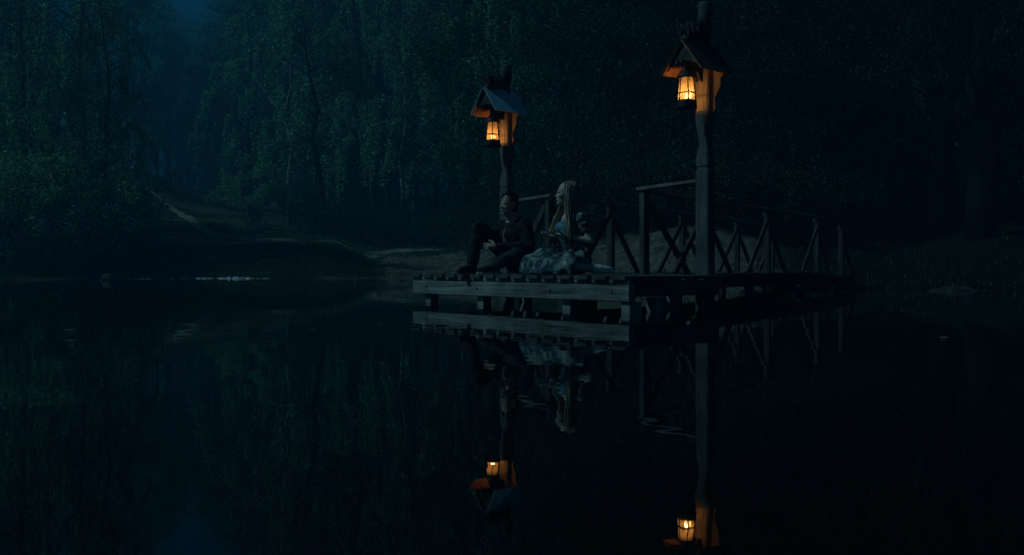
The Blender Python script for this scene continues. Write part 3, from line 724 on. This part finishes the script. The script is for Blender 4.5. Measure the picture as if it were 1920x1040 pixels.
def woman():
    root = empty('person', (.628, 9.56, DK), math.atan2(-.643, -.766), 'person with long blonde hair in a pale blue patterned dress, sitting with folded legs', 'person'); root.scale = (1.13,) * 3
    hr = Rz(R(-34)) @ Ry(R(-6)); hc = (.055, -.01, .745)
    rk, ra = (.30, -.27, .10), (.18, -.02, .06); lk_, la = (.30, .26, .09), (.02, .30, .055)
    el_l, wr_l = (-.01, .24, .31), (.150, .085, .355); el_r, wr_r = (.0, -.24, .31), (.155, -.075, .345)
    b = MB(); b.chain([(0, 0, .12), (.01, 0, .24), (.015, 0, .38), (.02, 0, .50)], [.11, .095, .10, .085])
    for y in (-1, 1): b.ell((.09, y * .065, .42), (.05, .055, .055))
    b.chain([(.025, 0, .54), (.04, -.003, .63)], [.046, .044]); head(b, hc, hr, True)
    for sy, el, wr in ((1, el_l, wr_l), (-1, el_r, wr_r)): b.chain([(.02, sy * .145, .53), el, wr], [.042, .032, .021])
    hand(b, wr_l, (.75, -.55, .12), (.1, .0, 1), .38, -1, .04); hand(b, wr_r, (.85, .15, .05), (0, .1, 1), .38, 1, .04)
    b.chain([(.0, -.09, .11), rk, ra], [.08, .05, .035]); b.chain([(.0, .09, .11), lk_, la], [.08, .05, .035])
    b.union('body', M['skin2'], root, .0055, 3)
    eyes(root, hc, hr)
    # bodice, blouse sleeves
    t = MB(); t.ell((.01, 0, .24), (.112, .135, .10)); t.ell((.02, 0, .36), (.115, .145, .11)); t.ell((.025, 0, .455), (.105, .135, .07))
    for y in (-1, 1): t.ell((.092, y * .066, .42), (.058, .062, .062)); t.chain([(.06, y * .09, .47), (.02, y * .10, .555), (-.03, y * .09, .52)], [.022, .018, .02])
    t.union('bodice', M['bodice'], root, .007, 3, folds(.007, 20, 1))
    for sy, el in ((1, el_l), (-1, el_r)):
        s = MB(); a = Vector((.018, sy * .145, .535)); e = Vector(el); d = e - a
        s.ell((-.0, sy * .105, .535), (.06, .06, .035)); s.ell(a + d * .12, (.066, .060, .060)); s.ell(a + d * .36, (.064, .060, .058)); s.ell(a + d * .58, (.052, .050, .042))
        s.union('sleeve', M['blouse'], root, .007, 3, folds(.013, 26, 4 + sy))
    # skirt: spread cloth over crossed legs with radiating folds
    k = MB(); k.ell((.0, 0, .13), (.17, .185, .12)); k.ell((.02, 0, .20), (.125, .15, .09))
    k.chain([(.02, -.09, .12), (.17, -.19, .13), (.31, -.28, .105)], [.115, .115, .105]); k.chain([(.02, .09, .11), (.16, .19, .12), (.31, .27, .095)], [.11, .105, .085])
    k.chain([(.31, -.28, .09), (.36, -.10, .07), (.36, .12, .07), (.31, .27, .08)], [.095, .07, .07, .08]); k.ell((.20, 0, .08), (.20, .26, .085))
    k.chain([(.30, -.30, .05), (.20, -.38, .04), (.05, -.30, .045)], [.05, .045, .045]); k.chain([(.34, -.33, .05), (.43, -.20, .03), (.44, .0, .03), (.40, .2, .03)], [.05, .035, .035, .035])
    def drape(co, n):
        a = math.atan2(co.y, co.x - .02); r = math.hypot(co.x - .02, co.y)
        amp = .026 * min(1, r / .25)
        f = math.sin(a * 11 + 2.2 * noise.noise(co * 5)) * .6 + noise.noise(co * 11) * .9 + .5 * noise.noise(Vector((a * 7, r * 9, co.z * 6)))
        p = co + n * amp * f; p.x = p.x if p.x < .15 else .15 + (p.x - .15) * .80; p.z = max(p.z, .004); return p
    k.union('skirt', M['skirt'], root, .008, 3, drape)
    # folded dark blue sash lying across the lap and hip
    s = MB(); s.chain([(.10, -.06, .235), (.12, .08, .215), (.05, .20, .16)], [.03, .035, .035]); s.chain([(.13, -.02, .20), (.17, .14, .18), (.12, .25, .13)], [.028, .032, .03])
    s.union('sash', mat('navy_cloth', (.05, .07, .12), .85), root, .007, 3, folds(.010, 22, 6))
    f = MB(); f.chain([(.03, .29, .06), (-.03, .315, .052), (-.10, .345, .046), (-.155, .36, .04)], [.042, .044, .038, .028])
    f.union('sock', M['sock'], root, .006, 3, lambda co, n: Vector((co.x, co.y, max(co.z, .004))) + n * .003 * noise.noise(co * 40))
    # hair: scalp cap and long locks falling to chest and back
    C0 = Vector(hc); cap = MB()
    cap.ell(C0 + hr @ Vector((-.024, 0, .045)), (.094, .080, .088), hr, 20, 14); cap.ell(C0 + hr @ Vector((-.06, 0, -.02)), (.055, .072, .09), hr, 16, 12)
    for y in (1, -1): cap.chain([C0 + hr @ Vector((-.005, y * .068, .055)), C0 + hr @ Vector((-.018, y * .080, -.02)), C0 + hr @ Vector((-.03, y * .076, -.11))], [.022, .020, .024])
    ho = cap.union('hair', M['hair_blonde'], root, .006, 2, folds(.006, 45, 2))
    st = MB(); rr = random.Random(8)
    for i in range(420):
        az = rr.uniform(1.0, 2 * math.pi - 1.0)           # around the head, leaving the face free
        v = Vector((math.cos(az), math.sin(az), 0))
        side = abs(math.sin(az)) > .55 and math.cos(az) > -.35
        up = rr.uniform(.02, .10)
        p0 = Vector((-.02 + v.x * .06 * rr.random(), v.y * .05, .125 - .03 * rr.random())); p1 = Vector((-.018 + v.x * .086, v.y * .084, up - .01)); p2 = Vector((-.02 + v.x * .09, v.y * (.088 + .012 * rr.random()), -.07))
        P = [C0 + hr @ q for q in (p0, p1, p2)]
        base = P[2].copy()
        sy = 1 if v.y > 0 else -1
        if side:   # fall in front of the shoulder onto the chest
            tx = .125 + rr.uniform(-.03, .03); ty = sy * rr.uniform(.075, .135)
            L = rr.uniform(.40, .57)
            P += [Vector((base.x * .5 + tx * .5, base.y * .6 + ty * .4, base.z - .12)), Vector((tx, ty, base.z - .24)), Vector((tx + .012, ty * .98 + .02 * math.sin(i), C0.z - L))]
        else:
            L = rr.uniform(.38, .52)
            P += [Vector((base.x - .03, base.y * 1.05, base.z - .12)), Vector((min(base.x - .02, -.11), base.y * 1.25, base.z - .24)), Vector((-.125 + .02 * math.sin(i), base.y * 1.25 + .02 * rr.uniform(-1, 1), C0.z - L))]
        st.tube(P, [.002, .0045, .005, .0055, .0045, .0012], 4)
    st.build('locks', M['hair_blonde'], ho)
    return root
woman()

# ------------------------------------------------------------------ foliage
def leaf_mesh(name, cen, L, W, droop=.0, seed=0, keep_dir=None):
    """one diamond leaf per centre"""
    r = np.random.default_rng(seed); n = len(cen)
    d = r.normal(size=(n, 3)) if keep_dir is None else keep_dir + r.normal(size=(n, 3)) * .5
    d[:, 2] -= droop; d /= np.linalg.norm(d, axis=1)[:, None]
    q = r.normal(size=(n, 3)); s = np.cross(d, q); s /= np.linalg.norm(s, axis=1)[:, None] + 1e-9
    sc = r.uniform(.6, 1.35, size=(n, 1)); a = d * L * sc / 2; b = s * W * sc / 2
    nrm = np.cross(d, s) * (W * .25) * sc
    v = np.stack([cen - a, cen + b + nrm, cen + a, cen - b + nrm], 1).reshape(-1, 3)
    me = bpy.data.meshes.new(name); me.vertices.add(4 * n); me.vertices.foreach_set('co', v.astype(np.float32).ravel())
    me.loops.add(4 * n); me.loops.foreach_set('vertex_index', np.arange(4 * n, dtype=np.int32))
    me.polygons.add(n); me.polygons.foreach_set('loop_start', np.arange(0, 4 * n, 4, dtype=np.int32)); me.polygons.foreach_set('loop_total', np.full(n, 4, np.int32))
    me.update(calc_edges=True); return me
def clump(r, c, rad, n):
    """leaf centres on an uneven shell around c"""
    p = r.normal(size=(n, 3)); p /= np.linalg.norm(p, axis=1)[:, None]
    p *= (r.uniform(.25, 1.0, size=(n, 1)) ** .5) * np.array(rad); return p + c
def wig(a, b, k, r, amp):
    a = np.array(a, float); b = np.array(b, float); P = []
    for i in range(k + 1):
        t = i / k; P.append(a * (1 - t) + b * t + r.normal(size=3) * amp * math.sin(math.pi * t))
    return P
def proto_parent(name): 
    o = bpy.data.objects.new(name, None); C.objects.link(o); return o

def make_birch(H, seed, lm, bark='birch_bark', low=.24):
    r = np.random.default_rng(seed); root = proto_parent('birch_tree')
    tr = MB(); lean = r.normal(size=2) * .4
    top = np.array([lean[0], lean[1], H * .96])
    tp = wig((0, 0, -.4), top, 10, r, .16); rad = [max(.02, .16 * (1 - i / 10.5)) for i in range(11)]
    tr.tube(tp, rad, 8)
    cen = []
    nl = 34
    for i in range(nl):
        f = low + (.98 - low) * i / nl; k = min(int(f * 10), 9); base = np.array(tp[k]) * (1 - (f * 10 - k)) + np.array(tp[k + 1]) * (f * 10 - k)
        a = r.uniform(0, 2 * math.pi); ln = (H * .20) * (1 - f) ** .6 * r.uniform(.6, 1.2) + .6
        el = r.uniform(.35, .9)
        tip = base + np.array([math.cos(a) * ln, math.sin(a) * ln, ln * el])
        P = wig(base, tip, 4, r, .1); tr.tube(P, [.05 * (1 - f) + .02, .03, .02, .012, .006], 5)
        # weeping strands
        ns = int(7 + 8 * r.random())
        for j in range(ns):
            if j % 5 == 0: t = r.uniform(.25, 1.0); qb = base * (1 - t) + tip * t + r.normal(size=3) * .12; ob = np.array([math.cos(a), math.sin(a), 0]) * r.uniform(.1, .8) + r.normal(size=3) * .15
            q = qb + r.normal(size=3) * .10; out = ob + r.normal(size=3) * .05
            sl = r.uniform(.7, 2.6) * (.6 + .4 * (1 - f)) * (.6 if r.random() < .3 else 1)
            m = int(sl / .030)
            tt = np.linspace(0, 1, m)[:, None]
            pts = q + out * (1 - (1 - tt) ** 2) * .8 + np.array([0, 0, -1]) * sl * tt ** 1.4 + np.array([0, 0, .15]) * tt * (1 - tt)
            pts += r.normal(size=pts.shape) * (.05 + .03 * math.sin(j))
            cen.append(pts)
    cen = np.concatenate(cen)
    me = leaf_mesh('crown', cen, .105, .07, .9, seed)
    me.materials.append(M[lm]); c = bpy.data.objects.new('crown', me); C.objects.link(c); c.parent = root
    tr.build('trunk', M[bark], root); return root

def make_broad(H, Wd, seed, lm, low=.12, dens=1.0, leaf=.13, name='broadleaf_tree'):
    r = np.random.default_rng(seed); root = proto_parent(name)
    tr = MB(); tp = wig((0, 0, -.4), (r.normal() * .5, r.normal() * .5, H * .8), 8, r, .2)
    tr.tube(tp, [max(.03, .028 * H * (1 - i / 9)) for i in range(9)], 9)
    cen = []; n = int(H * 4.6)
    for i in range(n):
        f = low + (1 - low) * ((i + .5) / n); env = Wd * (math.sin(math.pi * min(1, (f - low * .6) / (1 - low * .6)) ** .75) ** .6)
        a = i * 2.39996 + r.normal() * .4; rr = env * r.uniform(.35, 1.08)
        c = np.array([math.cos(a) * rr, math.sin(a) * rr, f * H + r.normal() * .3])
        k = max(0, min(7, int(f * .8 * 8))); b = np.array(tp[k])
        if i % 2 == 0 and k < 8: tr.tube(wig(b, c, 3, r, .12), [.06, .045, .025, .01], 5)
        rad = np.array([r.uniform(.6, 1.45), r.uniform(.6, 1.45), r.uniform(.35, .75)]) * (H / 14) ** .5
        cen.append(clump(r, c, rad, int(dens * 310 * r.uniform(.5, 1.3))))
        # ragged twigs poking out
        for _ in range(3):
            d = r.normal(size=3); d /= np.linalg.norm(d); t = np.linspace(.6, 1.7, 16)[:, None]
            cen.append(c + d * rad * t + r.normal(size=(16, 3)) * .06)
    me = leaf_mesh('crown', np.concatenate(cen), leaf, leaf * .62, .35, seed)
    me.materials.append(M[lm]); c = bpy.data.objects.new('crown', me); C.objects.link(c); c.parent = root
    tr.build('trunk', M['bark'], root); return root

def make_shrub(H, Wd, seed, lm, leaf=.085):
    r = np.random.default_rng(seed); root = proto_parent('shrub'); tr = MB(); cen = []
    for i in range(int(16 + Wd * 14)):
        a = r.uniform(0, 2 * math.pi); rr = Wd * math.sqrt(r.random()); z = H * (1 - (rr / (Wd * 1.1)) ** 2) ** .5 * r.uniform(.45, 1.0) if rr < Wd else .3
        c = np.array([math.cos(a) * rr, math.sin(a) * rr, max(.2, z)])
        if i % 4 == 0: tr.tube(wig((c[0] * .3, c[1] * .3, -.1), c, 3, r, .08), [.014, .011, .007, .003], 5)
        cen.append(clump(r, c, (r.uniform(.25, .5), r.uniform(.25, .5), r.uniform(.2, .45)), 150))
        d = np.array([c[0] * .4, c[1] * .4, 1.]) ; d /= np.linalg.norm(d); t = np.linspace(.2, .9, 14)[:, None]
        cen.append(c + d * t * .6 + r.normal(size=(14, 3)) * .03)
    me = leaf_mesh('foliage', np.concatenate(cen), leaf, leaf * .6, .1, seed)
    me.materials.append(M[lm]); c = bpy.data.objects.new('foliage', me); C.objects.link(c); c.parent = root
    tr.build('stems', M['bark'], root); return root

PROTO = {
    'birch1': make_birch(15, 11, 'leaf_birch', 'bark'), 'birch2': make_birch(17, 12, 'leaf_birch'), 'birch3': make_birch(12.5, 13, 'leaf_birch', 'bark'),
    'broad1': make_broad(15, 3.6, 21, 'leaf_mid', .2, 1.6, .1), 'broad2': make_broad(13, 4.2, 22, 'leaf_mid', .08, 1.6, .1),
    'dark1': make_broad(15, 4.0, 31, 'leaf_dark', .04, 1.9, .088), 'dark2': make_broad(12, 4.4, 32, 'leaf_dark', .05, 1.9, .088), 'open1': make_broad(17, 4.6, 33, 'leaf_dark', .28, 1.3, .09),
    'shrub1': make_shrub(2.6, 2.0, 51, 'leaf_mid'), 'shrub2': make_shrub(1.7, 1.5, 52, 'leaf_dark', .07), 'shrub4': make_shrub(3.4, 2.8, 54, 'leaf_dark', .08), 'shrub3': make_shrub(3.6, 2.4, 53, 'leaf_birch')}
_used = set()
def plant(kind, px, d, sc, label, cat='tree', group=None, rz=None, dz=0):
    p = at(px, d); src = PROTO[kind]
    o = src if kind not in _used else copy_tree(src); _used.add(kind)
    o.location = (p.x, p.y, p.z - .05 + dz); o.scale = (sc, sc, sc * random.uniform(.94, 1.06)); o.rotation_euler = (0, 0, rz if rz is not None else random.uniform(0, 6.28))
    tag(o, label, cat, group); return o

WHERE = ((895, 'just left of the blue roofed lamp'), (950, 'straight behind the blue roofed lamp'), (1010, 'between the blue roofed lamp and the seated woman'), (1065, 'right above the seated woman'),
    (1120, 'just right of the seated woman'), (1180, 'above the left end of the short pale railing'), (1240, 'just left of the dark roofed lamp'), (1300, 'straight behind the dark roofed lamp'), (1365, 'just right of the dark roofed lamp'),
    (1430, 'above the middle of the near walkway railing'), (1500, 'above the right half of the near walkway railing'), (1570, 'above the last post of the walkway'), (1640, 'just beyond the right end of the walkway'), (1705, 'over the dark bank well right of the walkway'))
def where(px): return min(WHERE, key=lambda w_: abs(w_[0] - px))[1]
# -- left bank: birches and undergrowth down to the water
BL = 'birches on the left bank'
for k, px, d, sc, lb in (
    ('birch2', -60, 36, 1.0, 'weeping birch cut by the left edge of the photo'),
    ('birch1', 45, 38, 1.05, 'second weeping birch from the left edge, above the dark undergrowth'),
    ('birch3', 112, 42, 1.15, 'weeping birch standing back between the pale stemmed birch and the left edge'),
    ('birch2', 158, 37, .98, 'weeping birch with a pale stem showing, above the lone stone'),
    ('birch1', 205, 38.5, .84, 'weeping birch at the left side of the misty gap, its crown overhanging the footpath slope')):
    plant(k, px, d, sc, lb, group=BL)
for k, px, d, sc in (('dark1', -150, 42, 1.1), ('dark1', 15, 47, .9), ('dark2', 95, 48, .85), ('broad2', -80, 50, 1.1), ('dark2', 20, 68, 1.3), ('dark1', 160, 84, 1.3), ('broad2', 225, 80, 1.3), ('dark1', 90, 80, 1.5)):
    plant(k, px, d, sc, 'broadleaf tree massed in the dark behind the birches of the left bank', group='trees massed behind the left birches')
for k, px, d, sc, lb in (('shrub1', -30, 32.5, 1.3, 'dark bush cut by the left edge of the photo at the water'), ('shrub3', 30, 33.5, 1.2, 'second dark bush from the left edge along the water'), ('shrub1', 80, 33, 1.1, 'low dark bush at the water, midway between left edge and lone stone'),
    ('shrub3', 118, 34.5, 1.25, 'tall bush left of the lone stone, under the standing back birch'), ('shrub2', 150, 32.8, 1.3, 'low dark bush at the water just left of the lone stone'), ('shrub1', 196, 34.4, 1.25, 'dark bush straight above the lone stone'),
    ('shrub2', 218, 37, 1.3, 'tall bush up the bank to the right of the lone stone'), ('shrub2', 232, 34.2, .7, 'last low bush before the grassy mound, right of the lone stone'), ('shrub3', -10, 37, 1.6, 'big pale bush at the left edge under the birches'),
    ('shrub3', 75, 38, 1.6, 'big pale bush under the second birch from the left edge'), ('shrub3', 160, 39, 1.5, 'big pale bush at the foot of the pale stemmed birch')):
    plant(k, px, d, sc, lb, 'bush', 'bushes crowding the left bank')
plant('shrub3', 478, 53, 1.15, 'rounded pale green bush on the slope behind the level footpath', 'bush')
plant('shrub1', 545, 52, 1.1, 'low bush at the right foot of the rounded pale bush', 'bush')
# -- the misty gap: far trees
for k, px, d, sc in (('broad1', 262, 96, 1.6), ('birch1', 296, 112, 1.75), ('broad1', 335, 122, 1.8), ('birch2', 372, 118, 1.55), ('broad2', 405, 110, 1.9), ('dark1', 440, 100, 1.7), ('birch2', 318, 132, 1.9), ('broad1', 278, 138, 2.2), ('broad2', 352, 140, 2.4), ('dark2', 415, 136, 2.6), ('dark2', 388, 128, 1.5), ('dark1', 315, 104, 1.0), ('dark2', 352, 108, 1.0)):
    plant(k, px, d, sc * .84, 'tree standing far back in the blue mist of the gap', group='far trees in the misty gap')
# -- middle of the far bank
BM = 'birches behind the level footpath'
for k, px, d, sc, lb in (
    ('birch1', 470, 64, 1.25, 'pale weeping birch at the right side of the misty gap'),
    ('birch2', 545, 58, 1.15, 'pale weeping birch above the rounded bush, right of the misty gap'),
    ('birch3', 612, 54, 1.35, 'weeping birch in the middle of the far bank, above the right end of the mound'),
    ('birch1', 680, 57, 1.25, 'weeping birch behind the beach, midway between the misty gap and the blue roofed lamp'),
    ('birch2', 752, 52, 1.05, 'weeping birch behind the beach, two crowns left of the blue roofed lamp'),
    ('birch3', 818, 49, 1.35, 'weeping birch crown just left of the blue roofed lamp')):
    plant(k, px, d, sc, lb, group=BM)
for k, px, d, sc in (('dark2', 500, 78, 1.5), ('broad1', 570, 74, 1.5), ('dark1', 640, 68, 1.4), ('dark1', 715, 66, 1.4), ('dark2', 780, 63, 1.6), ('dark1', 850, 60, 1.35), ('dark2', 590, 64, .8), ('dark2', 660, 60, .75), ('dark2', 730, 58, .75), ('broad2', 455, 84, 1.3), ('dark1', 535, 90, 1.6), ('dark1', 620, 88, 1.7), ('dark1', 690, 84, 1.7)):
    plant(k, px, d, sc, 'dark broadleaf tree massed behind the birches of the far bank', group='trees massed behind the far birches')
for k, px, d, sc in (('shrub4', 600, 55, 0.70), ('shrub2', 660, 51, 1.3), ('shrub4', 720, 51, 0.85), ('shrub4', 785, 49, 0.75), ('shrub4', 845, 45, 0.80), ('shrub4', 690, 54, 0.95), ('shrub4', 770, 52, 0.95)):
    plant(k, px, d, sc, {600: 'leftmost low dark bush at the foot of the far birches', 660: 'low dark bush above the right end of the mound', 720: 'low dark bush above the left end of the beach', 785: 'low dark bush above the middle of the beach', 845: 'low dark bush above the right end of the beach, left of the man', 690: 'larger dark bush standing back above the mound end', 770: 'larger dark bush standing back above the beach'}[px], 'bush', 'bushes behind the beach')
# -- behind the pier and walkway
BW = 'trees massed behind the walkway'
for k, px, d, sc in (('broad1', 895, 42, 1.15), ('dark2', 1010, 37, 1.3), ('broad1', 1120, 33.5, 1.05), ('dark1', 1180, 31, .95), ('dark2', 1235, 32, 1.1),
    ('dark1', 1300, 30.5, .95), ('dark2', 1365, 29.5, 1.0), ('broad1', 1430, 31, .95), ('dark1', 1500, 30, .95), ('dark2', 1570, 31, 1.05), ('dark1', 1640, 32, 1.0), ('dark2', 1705, 34, 1.2)):
    plant(k, px, d, sc, 'dark front tree of the wood, ' + where(px), group='front trees of the wood')
for k, px, d, sc in (('dark1', 920, 52, 1.4), ('dark2', 1000, 50, 1.5), ('dark1', 1090, 46, 1.3), ('dark1', 1180, 42, 1.3), ('dark2', 1270, 42, 1.4), ('dark1', 1370, 40, 1.25), ('dark1', 1460, 40, 1.3), ('dark1', 1550, 42, 1.3), ('dark2', 1640, 45, 1.6), ('dark1', 1740, 44, 1.4), ('dark1', 1830, 46, 1.4), ('dark1', 1920, 44, 1.4)):
    plant(k, px, d, sc, 'dark tree at the back of the wood behind the walkway, mostly hidden by nearer crowns', group=BW)
for k, px, d, sc in (('shrub2', 895, 40, 1.2), ('shrub4', 950, 35, 0.75), ('shrub4', 1010, 30, 0.70), ('shrub2', 1065, 27.5, 1.3), ('shrub2', 1120, 26.2, 1.0), ('shrub2', 1180, 25.8, 1.2), ('shrub2', 1240, 25.6, 1.0), ('shrub2', 1300, 25.2, 1.2), ('shrub2', 1365, 25.2, 1.0), ('shrub2', 1430, 25.5, 1.1), ('shrub2', 1500, 26, 1.1), ('shrub4', 1570, 27.5, 0.70), ('shrub2', 1640, 29, 1.2)):
    plant(k, px, d, sc, 'dark bush low on the bank, ' + where(px), 'bush', 'bushes above the sandy bank')
for k, px, d, sc in (('shrub4', 1130, 29, 1.00), ('shrub4', 1330, 28, 1.00), ('shrub4', 1520, 29.5, 1.00)):
    plant(k, px, d, sc, {1130: 'taller dark bush behind the low bushes right of the woman', 1330: 'taller dark bush behind the dark roofed lamp post', 1520: 'taller dark bush behind the right half of the walkway'}[px], 'bush')
plant('birch1', 962, 38, 1.05, 'pale weeping birch straight behind the blue roofed lamp', rz=1.0)
plant('birch2', 1058, 34.5, .9, 'pale weeping birch right above the seated woman', rz=2.0)
# -- right side
plant('open1', 1838, 25, .95, 'tall dark tree with a bare double trunk near the right edge', rz=.7)
plant('open1', 1768, 27, .8, 'tall dark tree standing back to the left of the bare double trunk')
plant('birch3', 1908, 30, 1.05, 'pale leaved birch at the right edge of the photo, its lower crown catching the light')
plant('shrub3', 1935, 29, 1.25, 'pale bush at the right edge of the photo above the worn bank', 'bush')
plant('birch3', 1672, 29, .78, 'pale leaved birch showing in front of the dark trees right of the walkway')
plant('dark1', 1975, 28, 1.1, 'dark tree cut by the right edge of the photo, behind the pale bush')

# -- grass on the banks: one mass of blades
def grass():
    r = np.random.default_rng(99); cen = []; 
    N = 52000
    px = r.uniform(-80, 2000, N); 
    for p in px:
        sh, _ = smoothcol(p); e = .15 + 11 * r.random() ** 1.5; d = sh + e
        if 1010 < p < 1420 and e < 6.2: 
            if r.random() < .93: continue
        if 700 < p < 1010 and e < 10 and r.random() < .85: continue
        if p > 1430 and r.random() < .85: continue
        x = (p - 960) / F_PX * d
        if noise.noise(Vector((x * .8, d * .8, 4))) < -.25: continue
        cen.append((x, d, height(x, d)))
    cen = np.array(cen); n = len(cen); hgt = r.uniform(.05, .17, n)
    up = np.stack([r.normal(size=n) * .35, r.normal(size=n) * .35, np.ones(n)], 1) * hgt[:, None]
    a = r.uniform(0, 6.28, n); s = np.stack([np.cos(a), np.sin(a), np.zeros(n)], 1) * .016
    v = np.stack([cen - s, cen + s, cen + up], 1).reshape(-1, 3)
    me = bpy.data.meshes.new('grass'); me.vertices.add(3 * n); me.vertices.foreach_set('co', v.astype(np.float32).ravel())
    me.loops.add(3 * n); me.loops.foreach_set('vertex_index', np.arange(3 * n, dtype=np.int32)); me.polygons.add(n)
    me.polygons.foreach_set('loop_start', np.arange(0, 3 * n, 3, dtype=np.int32)); me.polygons.foreach_set('loop_total', np.full(n, 3, np.int32)); me.update(calc_edges=True)
    me.materials.append(M['grass']); o = bpy.data.objects.new('grass', me); C.objects.link(o); tag(o, 'short dark grass covering the mound and banks', 'grass', kind='stuff')
grass()

# a few leaves afloat
def floating():
    r = np.random.default_rng(5); m = MB()
    for i in range(170):
        y = float(r.uniform(5, 30)); x = float(r.uniform(-.55, .55)) * y
        q = (Vector((x, y, 0)) - L0); t = q.dot(FD); u = q.dot(SD)
        if -.2 < t < W_ + .2 and -.1 < u < D_ + .2: continue
        a = float(r.uniform(0, 6.28)); L = float(r.uniform(.02, .045)); d = Vector((math.cos(a), math.sin(a), 0)); n = Vector((-d.y, d.x, 0)); c = Vector((x, y, .006))
        m.add([c - d * L, c + n * L * .5 + Vector((0, 0, .006)), c + d * L + Vector((0, 0, .004)), c - n * L * .5], [(0, 1, 2, 3)])
    tag(m.build('floating_leaves', M['reed']), 'small fallen leaves scattered on the still water', 'leaves', kind='stuff')
floating()

# ------------------------------------------------------------------ haze
def haze():
    m = bpy.data.materials.new('haze'); m.use_nodes = True; nd, lk, b = nodes(m); nd.remove(b)
    v = nd.new('ShaderNodeVolumePrincipled'); v.inputs['Color'].default_value = (.10, .60, 1, 1); v.inputs['Density'].default_value = HAZE; v.inputs['Anisotropy'].default_value = .25
    lk.new(v.outputs[0], nd['Material Output'].inputs['Volume'])
    mb = MB(); mb.add([(x, y, z) for z in (-3, 60) for x, y in ((-420, -40), (420, -40), (420, 345), (-420, 345))], [(3, 2, 1, 0), (4, 5, 6, 7), (0, 1, 5, 4), (1, 2, 6, 5), (2, 3, 7, 6), (3, 0, 4, 7)])
    o = mb.build('haze', m); tag(o, 'thin blue night mist over the pond and woods', 'haze', kind='stuff'); fix_normals(o)
HAZE = .0034
haze()
